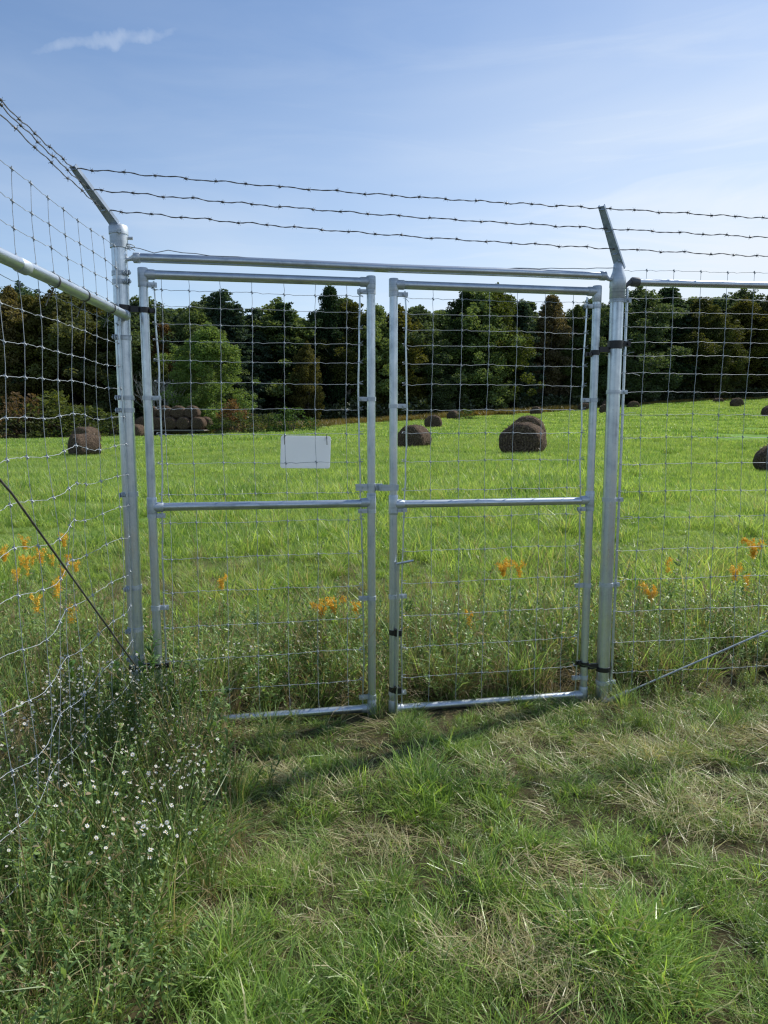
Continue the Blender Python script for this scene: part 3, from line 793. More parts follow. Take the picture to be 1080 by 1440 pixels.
# ------------------------------------------------------------------ hay bales
def bale_mesh(seed, n=40, wisps=900):
    r2 = np.random.default_rng(seed); rr = .70; L = .72; L_ = Leaves()
    prof = [(-L, 0.02), (-L, .25), (-L + .01, .42), (-L + .04, .55), (-L + .10, .64), (-L + .18, .685)] + [(x, rr + .012 * math.sin(x * 9)) for x in np.linspace(-.44, .44, 8)] + [(L - .18, .685), (L - .10, .64), (L - .04, .55), (L - .01, .42), (L, .25), (L, .02)]
    V = []; Qd = []
    for j, (x, r) in enumerate(prof):
        for k in range(n):
            a = 2 * PI * k / n
            d = 1 + .022 * math.sin(3 * a + seed) + .018 * math.sin(7 * a + x * 5 + seed) + r2.normal(0, .007)
            y = r * d * math.cos(a); z = r * d * math.sin(a)
            z = z * (1 if z > 0 else .90) 
            V.append((x + r2.normal(0, .008), y * (1.12 - .10 * z), z))
    for j in range(len(prof) - 1):
        for k in range(n):
            Qd.append((j * n + k, j * n + (k + 1) % n, (j + 1) * n + (k + 1) % n, (j + 1) * n + k))
    V = np.array(V)
    nv = len(V); L_.V.append(V); L_.Q.append(np.array(Qd)); L_.n = nv
    for k_ in L_.a: L_.a[k_].append(np.zeros(nv))
    L_.mi.append(np.zeros(len(Qd)))
    a = r2.uniform(0, 2 * PI, wisps); x = r2.uniform(-L, L, wisps); e = r2.uniform(0, 1, wisps) < .3
    rad_ = np.where(e, rr * np.sqrt(r2.uniform(0, 1, wisps)), rr); x = np.where(e, np.sign(x) * L, x)
    b = np.stack([x, rad_ * np.cos(a), rad_ * np.sin(a) * np.where(np.sin(a) > 0, 1, .9)], 1)
    d = r2.normal(0, 1, (wisps, 3)); out = np.where(e[:, None], np.stack([np.sign(x), 0 * x, 0 * x], 1), np.stack([0 * x, np.cos(a), np.sin(a)], 1))
    d = d / np.linalg.norm(d, axis=1)[:, None] + out * .6; d /= np.linalg.norm(d, axis=1)[:, None]
    l = r2.uniform(.04, .13, wisps); P = np.stack([b, b + d * (l / 2)[:, None], b + d * l[:, None] + np.array([0, 0, -.02])], 1)
    s = np.cross(d, r2.normal(0, 1, (wisps, 3))); s /= np.linalg.norm(s, axis=1)[:, None]
    W = s[:, None, :] * .006 * np.array([1, 1, .3])[None, :, None]
    L_.strips(P, W, r2.uniform(0, 1, wisps), r2.uniform(0, 1, wisps) * .5, 1)
    return L_.mesh('hay_bale', [HAY, HAYW])
BM = [bale_mesh(s) for s in (1, 2, 3)]
def bale(px, Y, rz, label, k=0, sc=1.0, group='round hay bales on the field', z=None, x=None, sink=.08):
    x = (px - 540) / 1040 * Y if x is None else x
    o = link('hay_bale', BM[k % 3]); zz = tz(x, Y) + .63 * sc - sink if z is None else z
    o.location = (x, Y, zz); o.rotation_euler = (0, 0, rad(rz)); o.scale = (sc,) * 3
    return tag(o, label, 'hay bale', group)
bale(735, 31, 66, 'largest dark round hay bale with swirled end, right of centre behind the right gate leaf', 0, 1.14)
bale(741, 38, 74, 'round hay bale peeking out just behind the largest bale', 1, 1.16, sink=-.12)
bale(582, 38, 62, 'round hay bale beside the free edge of the right gate leaf', 2, .98)
bale(609, 72, 80, 'small round bale up the field between the two nearer bales, by the weedy strip', 0, 1.05)
bale(637, 100, 60, 'tiny distant bale beside the small bush in the weedy strip', 1, 1.0)
bale(752, 104, 70, 'tiny distant bale right above the pair of bales', 2, 1.0)
bale(819, 112, 100, 'tiny distant bale seen beside the right hinge stile of the gate', 0, 1.0)
bale(849, 96, 80, 'distant bale half hidden by the right gate post', 1, 1.0)
bale(850, 118, 80, 'farthest bale above the one half hidden by the right gate post', 2, 1.0)
bale(887, 116, 85, 'distant low bale just right of the right gate post under the trees', 0, 1.1, sink=.55)
bale(1005, 120, 90, 'faint distant bale in front of the right wood edge', 1, 1.0, sink=.55)
bale(1031, 108, 85, 'distant dark bale seen through the right fence, left of the frame edge pair', 2, 1.05)
bale(1080, 78, 80, 'mid distance bale cut by the right frame edge, upper one', 0, 1.1)
bale(1090, 30.5, 70, 'near bale cut by the right frame edge below the other one', 1, 1.0)
bale(120, 41, 42, 'round hay bale with sunlit side in the left field behind the left fence', 2, 1.02)
bale(123, 55, 70, 'small bale just behind the sunlit bale on the left', 0, 1.1)
bale(194, 74, 75, 'bale between the left gate post and the hinge stile near the wagon', 1, 1.05)

# wagon with stacked bales
wy = 77; wx = (268 - 540) / 1040 * wy; wz = tz(wx, wy)
X0 = (196 - 540) / 1040 * wy; X1 = (292 - 540) / 1040 * wy; wl = X1 - X0; xm = (X0 + X1) / 2
wg = thing('hay_wagon', 'low flat hay wagon loaded with stacked round bales at the left field edge', 'wagon', (xm, wy, wz))
b = MB(); bedz = wz + .62
b.box((xm, wy, bedz), wl, 2.3, .10)
for k in range(9): b.box((xm, wy - 1.0 + k * .25, bedz + .062), wl - .05, .20, .018)
b.build('deck', WOODEN, wg)
b = MB()
for yy in (-.45, .45): b.box((xm, wy + yy, bedz - .13), wl - .6, .12, .15)
for xx in (-wl * .32, wl * .32): b.box((xm + xx, wy, bedz - .28), .12, 1.9, .12)
b.build('chassis', RUST, wg)
for xx in (-wl * .32, wl * .32):
    for yy in (-1.0, 1.0):
        b = MB(); c = Vector((xm + xx, wy + yy, wz + .32)); b.tube([c + Vector((0, -.10, 0)), c + Vector((0, -.07, 0)), c + Vector((0, .07, 0)), c + Vector((0, .10, 0))], [.28, .33, .33, .28], 22); w = b.build('wheel', TYRE, wg)
        b = MB(); b.tube([c + Vector((0, -.108, 0)), c + Vector((0, .108, 0))], .15, 14); b.build('rim', RUST, w)
bz_ = bedz + .07 + .62
xs_b = [X1 - .75 - 1.42 * i for i in range(5)]
pos = ['rightmost', 'second from the right', 'third from the right', 'fourth from the right', 'leftmost']
for i, xx in enumerate(xs_b):
    bale(0, wy - .35, 90 + (i - 2) * 3, f'bale on the wagon deck in the lower row, {pos[i]}', i, .98, 'hay bales stacked on the wagon', z=bz_, x=xx)
    bale(0, wy + 1.15, 90 - i * 2, f'rear lower bale at the back of the wagon, {pos[i]}', i + 1, .98, 'hay bales stacked on the wagon', z=bz_, x=xx + .35)
for i, xx in enumerate([(xs_b[j] + xs_b[j + 1]) / 2 for j in range(4)]):
    bale(0, wy + .2, 88 + i * 4, f'bale in the upper row on the wagon, {["rightmost", "second from the right", "third from the right", "leftmost"][i]}', i + 2, .98, 'hay bales stacked on the wagon', z=bz_ + 1.14, x=xx)

# ------------------------------------------------------------------ trees
def limb_tube(b, p, q, r0, r1, seed, n=6, wob=.08):
    rr = random.Random(seed); L = (q - p).length; pts = []
    for i in range(n + 1):
        u = i / n; w = Vector((rr.uniform(-1, 1), rr.uniform(-1, 1), rr.uniform(-.4, .4))) * wob * L * u * (1 - u) * 2
        pts.append(p.lerp(q, u) + w)
    b.tube(pts, [r0 + (r1 - r0) * i / n for i in range(n + 1)], 7, caps=False); return pts
def leafcloud(L, centers, radii, per, size, flat_=.75):
    for c, r in zip(centers, radii):
        n = int(per * (r ** 2)); 
        d = rng.normal(0, 1, (n, 3)); d /= np.linalg.norm(d, axis=1)[:, None]
        q = d * (r * rng.uniform(.35, 1.05, n) ** .6)[:, None] * np.array([1, 1, flat_])
        P0 = c + q; ln = rng.uniform(.7, 1.35, n) * size
        t = d * .5 + rng.normal(0, .8, (n, 3)); t[:, 2] -= .25; t /= np.linalg.norm(t, axis=1)[:, None]
        s = np.cross(t, rng.normal(0, 1, (n, 3))); s /= np.linalg.norm(s, axis=1)[:, None]
        P = np.stack([P0 - t * (ln / 2)[:, None], P0, P0 + t * (ln / 2)[:, None]], 1)
        W = s[:, None, :] * (ln * .34)[:, None, None] * np.array([.25, 1, .15])[None, :, None]
        L.strips(P, W, np.clip(rng.uniform(0, .55, n) + rng.uniform(0, .45), 0, 1), np.zeros(n), 0, np.array([1., 1, 1]))
def broadleaf(seed, H=16, Rr=4.2, low=.06, ncl=190, per=190, size=.25, point=.5, tm=BARK):
    r2 = np.random.default_rng(seed); rp = random.Random(seed); b = MB()
    tr = limb_tube(b, Vector((0, 0, -.4)), Vector((rp.uniform(-.5, .5), rp.uniform(-.5, .5), H * .86)), .024 * H * .62, .03, seed, 10, .03)
    cs = []; rs = []
    for i in range(ncl):
        f = low + (1 - low) * (i + r2.uniform(0, 1)) / ncl
        env = Rr * (math.sin(PI * min(1, (f * .86 + .16))) ** point) * (1.0 if f < .75 else (1.05 - ((f - .75) / .25) ** 2 * .75))
        a = r2.uniform(0, 2 * PI); env *= 1 + .22 * math.sin(3 * a + seed + f * 5) + .15 * math.sin(f * 17 + 2 * a); q = env * math.sqrt(r2.uniform(.12, 1)) * r2.uniform(.8, 1.15)
        c = np.array([q * math.cos(a), q * math.sin(a), f * H * r2.uniform(.97, 1.03)])
        cs.append(c); rs.append(r2.uniform(.55, 1.25) * H / 16)
        if i % 3 == 0:
            zt_ = max(.6, c[2] - q * .7); k = min(len(tr) - 1, int(zt_ / (H * .86) * (len(tr) - 1))); 
            limb_tube(b, tr[k], Vector(c), .05 * (1 - f * .6), .012, seed * 100 + i, 4, .12)
    nc = len(cs)
    for i in range(34):      # loose sprays standing out of the top of the crown
        k = int(r2.integers(int(nc * .62), nc)); c0 = cs[k]; d = np.array([c0[0], c0[1], 0]); d = d / (np.linalg.norm(d) + .1)
        cs.append(c0 + d * r2.uniform(.3, .9) + np.array([0, 0, r2.uniform(.35, 1.0)])); rs.append(r2.uniform(.22, .45))
        limb_tube(b, Vector(c0), Vector(cs[-1]), .012, .005, seed * 300 + i, 3, .1)
    L = Leaves(); leafcloud(L, cs, rs, per, size)
    return L.mesh('crown', [TREEL]), b.mesh('trunk', tm)
def pine(seed, H=17, Rr=3.4):
    r2 = np.random.default_rng(seed); rp = random.Random(seed); b = MB(); L = Leaves()
    limb_tube(b, Vector((0, 0, -.4)), Vector((rp.uniform(-.3, .3), rp.uniform(-.3, .3), H * .97)), .26, .03, seed, 10, .015)
    z = H * .08; cs = []; rs = []
    while z < H * .98:
        f = z / H; env = Rr * (1 - f) ** .62 * (1 if f > .2 else .8) + .25; nb = r2.integers(4, 7); a0 = r2.uniform(0, 6)
        for k in range(nb):
            a = a0 + 2 * PI * k / nb + r2.normal(0, .2); l = env * r2.uniform(.6, 1.15); up = .12 * l + .25 * f * l
            tip = Vector((l * math.cos(a), l * math.sin(a), z + up)); limb_tube(b, Vector((0, 0, z)), tip, .045 * (1 - f * .7), .01, int(z * 100) + k, 4, .05)
            for u in np.arange(.35, 1.02, .24):
                cs.append(np.array(tip) * u + np.array([0, 0, z * (1 - u)]) + r2.normal(0, .12, 3)); rs.append(r2.uniform(.35, .62) * (1.1 - .4 * f))
        z += r2.uniform(.55, .95) * (1 - .35 * f)
    leafcloud(L, cs, rs, 210, .28, .5)
    return L.mesh('crown', [TREEL]), b.mesh('trunk', BARK)
def shrub(seed, H=2.2, Rr=1.6, size=.14):
    r2 = np.random.default_rng(seed); b = MB(); cs = []; rs = []
    for i in range(42):
        a = r2.uniform(0, 2 * PI); f = r2.uniform(.08, 1); q = Rr * math.sqrt(r2.uniform(0, 1)) * math.sqrt(max(.05, 1 - (f * .95) ** 2))
        c = np.array([q * math.cos(a), q * math.sin(a), f * H * .9]); cs.append(c); rs.append(r2.uniform(.25, .5) * H / 2.2)
        if i % 2 == 0: limb_tube(b, Vector((c[0] * .1, c[1] * .1, -.1)), Vector(c), .03, .008, seed * 77 + i, 5, .08)
    L = Leaves(); leafcloud(L, cs, rs, 190, size)
    return L.mesh('foliage', [TREEL]), b.mesh('stem', BARK)
def bare(seed, H=5.5):
    rp = random.Random(seed); b = MB()
    def grow(p, d, l, r, dep):
        q = p + d * l; limb_tube(b, p, q, r, r * .6, rp.randint(0, 9999), 4, .08)
        if dep == 0: return
        for _ in range(3):
            nd = (d + Vector((rp.uniform(-.5, .5), rp.uniform(-.5, .5), rp.uniform(-.05, .35)))).normalized()
            grow(p + d * l * rp.uniform(.6, 1), nd, l * rp.uniform(.6, .85), r * .55, dep - 1)
    for _ in range(9):
        grow(Vector((rp.uniform(-.5, .5), rp.uniform(-.5, .5), -.1)), Vector((rp.uniform(-.55, .55), rp.uniform(-.5, .5), 1)).normalized(), H * .42, .045, 3)
    return b.mesh('branches', PALEBARK)
BL = [broadleaf(1), broadleaf(2, 16, 3.7, .05, 170, point=.6), broadleaf(3, 16, 4.8, .08, 200, point=.4), broadleaf(4, 16, 3.3, .15, 140, point=.7), broadleaf(5, 16, 3.6, .34, 120, point=.5, tm=PALEBARK)]
PN = [pine(11), pine(12, 17, 2.9), pine(13, 17, 4.0)]
SH = [shrub(21), shrub(22, 2.2, 1.9), shrub(23, 2.4, 1.3)]
BARE = bare(31)
TNAMES = ('tree', 'crown', 'trunk')
def plant_tree(px, Y, topy, kind, k, colr, label, group=None, wide=1.0, name='tree', cat='tree', base=None, rz=None):
    x = (px - 540) / 1040 * Y; z0 = tz(x, Y) - .1
    ztop = 1.6 + (589 - topy) / 1040 * Y + ((540 - px) ** 2 * 0); Hs = (ztop - z0)
    c, t = kind[k % len(kind)]; H0 = {id(BL): 16.3, id(PN): 17.2, id(SH): 2.25}[id(kind)]
    s = Hs / H0; ro = thing(name, label, cat, (x, Y, z0), group)
    ro.rotation_euler = (0, 0, R_.uniform(0, 6.28) if rz is None else rz); ro.scale = (s * wide, s * wide, s)
    for nm_, me_ in ((('foliage' if kind is SH else 'crown'), c), (('stem' if kind is SH else 'trunk'), t)):
        o = bpy.data.objects.new(nm_, me_); COL.objects.link(o); o.parent = ro
        o.color = (*colr, 1)
    return ro
DG = (.105, .150, .075); MG = (.150, .205, .080); PG = (.070, .115, .082); YG = (.125, .125, .030); OR = (.17, .095, .030); OL = (.085, .095, .03)  # DG, MG and PG lifted and blued to paint in distance haze
def edge_y(px): return float(edgeY(np.array((px - 540) / 1040)))
tops = [(-160, 430), (0, 415), (60, 412), (130, 425), (200, 428), (235, 424), (270, 430), (320, 412), (355, 440), (400, 430), (430, 445), (465, 414), (505, 432), (560, 438), (600, 430), (650, 418), (690, 416), (740, 424), (800, 424), (860, 420), (930, 408), (1000, 414), (1080, 412), (1300, 410)]
def top_at(px): return float(np.interp(px, [a for a, _ in tops], [b_ for _, b_ in tops]))
# distinctive trees of the wood edge
special = [
 (28, 3, 418, BL, 1, (.14, .12, .055), 'tall tree with rust brown leaves at the far left of the wood', 1.0),
 (85, 4, 425, BL, 2, (.11, .105, .03), 'yellowing olive tree in the wood behind the left fence', 1.1),
 (140, 4, 432, BL, 0, (.10, .10, .03), 'olive green tree in the wood just left of the left gate post', 1.0),
 (236, 1, 462, BL, 3, (.19, .115, .045), 'orange brown autumn tree in the wood beside the hinge stile of the left leaf', .9),
 (318, 5, 411, PN, 2, PG, 'tall dark pine rising behind the bright green round tree', 1.25),
 (362, 6, 436, PN, 0, PG, 'dark pine to the right of the tallest dark pine', 1.15),
 (402, 5, 428, PN, 1, (.03, .06, .03), 'dark pine above the white sign', 1.3),
 (466, 5, 413, BL, 3, (.03, .058, .026), 'tall dark tree with round airy top near the free edge of the left leaf', .75),
 (434, -1, 488, BL, 1, (.12, .115, .035), 'slim yellowish tree with thin brown foliage standing in front of the dark pines', .85),
 (655, 4, 418, BL, 0, (.05, .085, .028), 'grey green broad tree behind the middle of the right leaf', 1.0),
 (694, 3, 416, BL, 2, (.10, .13, .03), 'yellow green topped tree behind the right leaf', .95),
 (770, 4, 424, BL, 3, (.15, .125, .075), 'brownish tinged tree behind the right side of the right leaf', .9),
 (806, 2, 440, BL, 1, (.07, .095, .03), 'lighter green slim tree beside the right hinge stile', .8),
 (928, 5, 407, PN, 2, (.03, .06, .03), 'tall dark tree with domed top right of the right gate post', 1.4),
 (1000, -1, 455, BL, 2, (.085, .105, .035), 'lit olive green round tree standing forward in the right part of the wood', 1.0),
 (1078, 4, 412, BL, 0, (.13, .125, .06), 'brown tinged tree at the right edge of the frame', 1.0),
]
for (px, dy, ty, kd, k, c, lab, w) in special:
    plant_tree(px, edge_y(px) + 6 + dy, ty, kd, k, c, lab, 'trees of the wood', w)
cols = [DG, MG, DG, OL, MG, YG, DG, MG]
i = 0; px = -110
while px < 1200:
    if not any(abs(px - s[0]) < 16 for s in special):
        kd = PN if R_.random() < .12 else BL
        left = px < 200
        c = PG if kd is PN else ((.115, .13, .055) if (left and R_.random() < .5) else cols[i % 8])
        plant_tree(px, edge_y(px) + R_.uniform(8, 11), top_at(px) + R_.uniform(2, 22), kd, i, c,
                   'dark needled pine in the front of the wood' if kd is PN else ('olive brown broadleaf tree in the front of the wood' if c == (.115, .13, .055) else 'green broadleaf tree in the front of the wood'), 'pines in the front of the wood' if kd is PN else 'broadleaf trees in the front of the wood', R_.uniform(1.1, 1.45))
    i += 1; px += R_.uniform(26, 36)
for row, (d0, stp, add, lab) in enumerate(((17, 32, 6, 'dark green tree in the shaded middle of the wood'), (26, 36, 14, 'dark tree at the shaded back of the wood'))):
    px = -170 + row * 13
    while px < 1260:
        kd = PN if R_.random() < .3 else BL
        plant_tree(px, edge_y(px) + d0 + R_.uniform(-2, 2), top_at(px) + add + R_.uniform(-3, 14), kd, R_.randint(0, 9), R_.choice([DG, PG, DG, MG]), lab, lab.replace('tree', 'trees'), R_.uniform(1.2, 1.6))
        px += stp * R_.uniform(.85, 1.15)
# trees outside the frame sides are left out; standing-forward trees and shrubs
plant_tree(298, 84, 466, BL, 2, (.16, .235, .075), 'bright green sunlit round tree standing in front of the wood by the wagon', None, 1.25)
plant_tree(268, 88, 500, BL, 0, (.14, .20, .07), 'smaller green tree tucked against the left of the bright green tree', None, 1.2)
plant_tree(226, 87, 505, BL, 1, (.10, .13, .04), 'small pale green tree over the left end of the hay wagon', None, 1.0)
ro = thing('bare_bush', 'bare bush with pale grey branches behind the hay wagon', 'bush', ((238 - 540) / 1040 * 83, 83, tz(-24.1, 83)))
o = bpy.data.objects.new('branches', BARE); COL.objects.link(o); o.parent = ro; ro.scale = (1.35, 1, 1.25)
sh = [(34, 76, 548, (.15, .10, .055), 'rust red bush at the left edge of the field', 1.0), (88, 78, 556, (.13, .16, .045), 'yellow green bush at the left field edge', 1.6),
      (118, 76, 572, (.08, .11, .035), 'low green bush to the right of the yellow green bush', 1.8), (60, 75, 578, (.09, .11, .04), 'low olive bush in front of the rust red bush', 1.7), (8, 76, 575, (.09, .08, .035), 'low brownish bush at the left frame edge', 1.5), (160, 77, 580, (.09, .12, .035), 'low bush beside the left gate post', 1.4),
      (332, 76, 566, (.17, .10, .05), 'small reddish bush beside the bright green tree', 1.0), (345, 74, 578, (.075, .10, .04), 'dull grey green bush right of the bright green tree', 1.7), (378, 75, 582, (.085, .115, .04), 'low green bush in the hedge behind the white sign', 1.5),
      (412, 73, 573, (.06, .11, .03), 'rounded dark green bush just above the white sign', 1.25), (445, 80, 590, (.10, .12, .04), 'low bush right of the rounded dark green bush', 1.3),
      (655, 96, 574, (.07, .11, .035), 'small green bush in the weedy strip near the tiny bales', 1.2), (310, 74, 590, (.08, .13, .035), 'low bush at the foot of the bright green tree', 1.4)]
for (px, Y, ty, c, lab, w) in sh:
    plant_tree(px, Y, ty, SH, R_.randint(0, 2), c, lab, 'bushes along the field edge', w, 'bush', 'bush')
# forest undergrowth
UND = []
for s in (41, 42, 43):
    r2 = np.random.default_rng(s); L = Leaves()
    cs = [np.array([r2.uniform(-2.2, 2.2), r2.uniform(-1.2, 1.2), abs(r2.normal(0, 1.1)) + .2]) for _ in range(26)]
    leafcloud(L, cs, [r2.uniform(.5, 1.0) for _ in cs], 60, .34); UND.append(L.mesh('undergrowth', [leafmat('undergrowth_leaves', (.03, .045, .02), (.08, .105, .045), (.1, .09, .04), .25)]))
UNDC = proto_collection('undergrowth_clump', UND)
px_ = np.concatenate([np.linspace(-140, 1220, 90) + rng.uniform(-8, 8, 90) for _ in range(3)])
dy_ = np.concatenate([np.full(90, 7.), np.full(90, 13.), np.full(90, 22.)]) + rng.uniform(-1.5, 1.5, 270)
Yu = edgeY((px_ - 540) / 1040) + dy_; Xu = (px_ - 540) / 1040 * Yu
scatter('undergrowth_weeds', UNDC, np.stack([Xu, Yu, terrain(Xu, Yu) - .2], 1), np.stack([0 * Xu, 0 * Xu, rng.uniform(0, 6, 270)], 1), rng.uniform(.8, 1.5, 270), rng.integers(0, 3, 270), 'dark undergrowth on the floor of the wood')

# weedy strip along the far field edge
STR = leafmat('strip_weeds', (.11, .11, .03), (.24, .20, .055), (.36, .26, .10), .35, patch=.7, patchcol=(.34, .21, .04), patchscale=.35)
stripm = [patch(700, 1.2, (.5, 1.0), (.03, .06), STR, .3) for _ in range(3)]
STRC = proto_collection('strip_patch', stripm)
n = 900; p_ = rng.uniform(-120, 1200, n); t_ = (p_ - 540) / 1040
Ys = edgeY(t_) + rng.uniform(-.5, 4.5, n) - np.where(p_ < 480, rng.uniform(0, 7, n), 0); Xs = t_ * Ys
scatter('field_edge_weeds', STRC, np.stack([Xs, Ys, terrain(Xs, Ys) - .05], 1), np.stack([0 * Xs, 0 * Xs, rng.uniform(0, 6, n)], 1), rng.uniform(.7, 1.25, n) * np.where(p_ > 800, .45, 1), rng.integers(0, 3, n), 'rough tawny weeds along the far edge of the field')

# ------------------------------------------------------------------ grasses
def place(name, coll, x, y, idx, scl, tilt=.15, label=None, dz=0):
    n = len(x); z = terrain(x, y) + dz
    rot = np.stack([rng.normal(0, tilt, n), rng.normal(0, tilt, n), rng.uniform(0, 6.28, n)], 1)
    return scatter(name, coll, np.stack([x, y, z], 1), rot, scl, idx, label)
# gate line helper: y of the fence at x
def gate_y(x): return np.where(x < -1.257, 3.64, np.where(x < 1.263, 3.64 + (x + 1.257) * .1905, 4.12 + (x - 1.263) * .132))
# bare, straw covered spots on the mown side
BR = [(-.12, 2.62, .24, .20), (1.05, 3.35, .50, .22), (.42, 2.02, .16, .10), (.62, 2.45, .14, .10), (-.28, 3.05, .25, .18), (1.35, 2.9, .3, .25), (1.7, 3.5, .4, .2)]
def barespot(x, y):
    v = np.zeros_like(x)
    for (a, b_, ra, rb) in BR: v = np.maximum(v, np.exp(-(((x - a) / ra) ** 2 + ((y - b_) / rb) ** 2)))
    return np.clip(v + (vnoise(x, y, .35, 31) - .5) * .5, 0, 1)
x, y = in_view(640, 1.15, 4.25); k = (y < gate_y(x) + .25); x, y = x[k], y[k]
bs = barespot(x, y); k = rng.uniform(0, 1, len(x)) < (1 - .85 * bs) * (.5 + .5 * (vnoise(x, y, .15, 61) > .42)); x, y, bs = x[k], y[k], bs[k]
n = len(x); gn = vnoise(x, y, .4, 77); u = rng.uniform(0, 1, n)
idx = np.where(u < .34, rng.integers(0, 3, n), np.where(u < .34 + .42 * gn, rng.integers(3, 6, n), np.where(u < .92, rng.integers(6, 9, n), np.where(u < .95, rng.integers(9, 12, n), rng.integers(12, 14, n)))))
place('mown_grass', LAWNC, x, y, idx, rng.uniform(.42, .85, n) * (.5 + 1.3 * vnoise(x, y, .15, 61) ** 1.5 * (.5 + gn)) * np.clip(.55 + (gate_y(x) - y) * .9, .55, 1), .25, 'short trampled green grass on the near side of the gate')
x, y = in_view(230, 1.15, 4.25); k = (y < gate_y(x)) & (rng.uniform(0, 1, len(x)) < .02 + barespot(x, y) * .9 + .08 * (vnoise(x, y, .6, 5) > .66)); x, y = x[k], y[k]; n = len(x)
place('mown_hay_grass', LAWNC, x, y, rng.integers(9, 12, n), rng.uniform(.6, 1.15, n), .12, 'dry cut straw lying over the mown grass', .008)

# weeds: left corner foreground, along the fence lines and just behind the gate
def weedplace(name, x, y, probs, scl, label, tilt=.18):
    n = len(x); groups = [(0, 4), (4, 7), (7, 10), (10, 13), (13, 15)]
    g = rng.choice(5, n, p=np.array(probs) / sum(probs)); idx = np.array([rng.integers(*groups[a]) for a in g])
    return place(name, WEEDC, x, y, idx, scl, tilt, label)
def leftmask(x, y):   # weedy corner
    edge = -.50 - .05 * (y - 2) + (vnoise(x, y, .3, 9) - .5) * .35
    return np.clip((edge - x) / .25, 0, 1) * (y < 3.75)
x, y = in_view(120, 1.3, 3.7, lambda v: (-1.30, -.1)); k = rng.uniform(0, 1, len(x)) < leftmask(x, y); x, y = x[k], y[k]
weedplace('corner_weeds', x, y, (.32, .30, .10, .20, .08), rng.uniform(.55, 1.05, len(x)) , 'green leafy weeds crowding the foot of the left fence')
x, y = in_view(60, 1.6, 4.3, lambda v: (-3.4, -1.28)); weedplace('outer_weeds', x, y, (.15, .2, .22, .18, .25), rng.uniform(.6, 1.05, len(x)), 'dry grass and weeds outside the left fence')
x, y = in_view(240, 3.2, 5.6, lambda v: (-3.6, 4.5)); gy_ = gate_y(x); k = (y > gy_ + .10) & (rng.uniform(0, 1, len(x)) < .45 + .55 * (vnoise(x, y, .4, 14) > .4)) & (y < gy_ + 1.15 + .3 * vnoise(x, y, .5, 4)); x, y = x[k], y[k]
weedplace('gate_weeds', x, y, (.34, .20, .14, .20, .12), rng.uniform(.65, 1.12, len(x)), 'tall mixed weeds standing just behind the gate')
x, y = in_view(70, 3.0, 4.9, lambda v: (-1.3, 4.5)); gy_ = gate_y(x); k = (y < gy_ + .1) & (y > gy_ - .35 - .25 * np.clip(x, 0, 1)) & (rng.uniform(0, 1, len(x)) < np.where(x > 1.2, 1, np.where(x < .05, .8, .12))); x, y = x[k], y[k]
weedplace('threshold_weeds', x, y, (.12, .5, .03, .32, .03), rng.uniform(.30, .55, len(x)), 'longer grass along the foot of the gate and right fence', .3)
# field
x, y = in_view(88, 4.3, 16, lambda v: (-.6 * v - 1.2, .6 * v + 1.2)); k = (y > gate_y(x) + .7) & (rng.uniform(0, 1, len(x)) < .30 + .7 * (vnoise(x, y, .38, 57) > .36)); x, y = x[k], y[k]; n = len(x)
dn = vnoise(x, y, 1.3, 55); idx = np.where(rng.uniform(0, 1, n) < .08 + .30 * np.clip(1 - (y - 5) / 3.5, 0, 1), rng.integers(5, 7, n), rng.integers(0, 5, n))
place('field_grass', FIELDC, x, y, idx, rng.uniform(.55, 1.15, n) * (.45 + 1.1 * dn), .12, 'bright green grass of the near field')
x, y = in_view(1.9, 15, 48); place('field_grass', MIDC, x, y, rng.integers(0, 4, len(x)), rng.uniform(.8, 1.2, len(x)) * (.7 + .6 * vnoise(x, y, 2.2, 56)), .03, 'bright green grass of the middle field')
x, y = in_view(.28, 46, 134); t = x / y; k = y < edgeY(t) + .5; x, y = x[k], y[k]; place('field_grass', FARC, x, y, rng.integers(0, 3, len(x)), rng.uniform(.8, 1.2, len(x)), .02, 'bright green grass of the far field')
# thin weeds in the first metres of the field
x, y = in_view(7, 5.2, 8.5); weedplace('field_weeds', x, y, (.2, .2, .3, .1, .2), rng.uniform(.5, .85, len(x)), 'scattered taller stalks in the near field')

# ------------------------------------------------------------------ flowering plants (things)
def aster_plant(seed, h=.42, stems=5, heads=34, fl=.0070):
    r2 = np.random.default_rng(seed); rp = random.Random(seed)
    foliage = leafy_stalk(h, 15, (.004, .010), (.02, .05), WEED, .05, stems, .08)
    b = MB(); hb = MB()
    for i in range(heads):
        a = r2.uniform(0, 6.28); q = .17 * math.sqrt(r2.uniform(0, 1)); z = h * r2.uniform(.72, 1.12)
        c = Vector((q * math.cos(a), q * math.sin(a), z)); b0 = Vector((q * .35 * math.cos(a), q * .35 * math.sin(a), z * .6))
        b.tube([b0, b0.lerp(c, .5) + Vector((0, 0, .02)), c], .0009, 4)
        nrm = Vector((r2.normal(0, .5), r2.normal(0, .5) - .35, 1)).normalized(); u = nrm.orthogonal().normalized(); v = nrm.cross(u)
        f = fl * r2.uniform(.6, 1.15); hb.cur = 0; npet = 11
        for k in range(npet):
            t = 2 * PI * k / npet + r2.normal(0, .1); d = u * math.cos(t) + v * math.sin(t); s = nrm.cross(d) * f * .20
            base = len(hb.v); dz = nrm * f * r2.uniform(-.15, .35)
            for p_ in (c + d * f * .2 - s * .6, c + d * f * .2 + s * .6, c + d * f + s + dz, c + d * f - s + dz): hb.v.append(tuple(p_))
            hb.face((base, base + 1, base + 2, base + 3))
        hb.cur = 1; hb.tube([c - nrm * .001, c + nrm * .0025], [f * .3, f * .18], 7)
    return foliage, b.mesh('flower_stalks', WEED, False), hb.mesh('flower_heads', [PETALW, DISC], False)
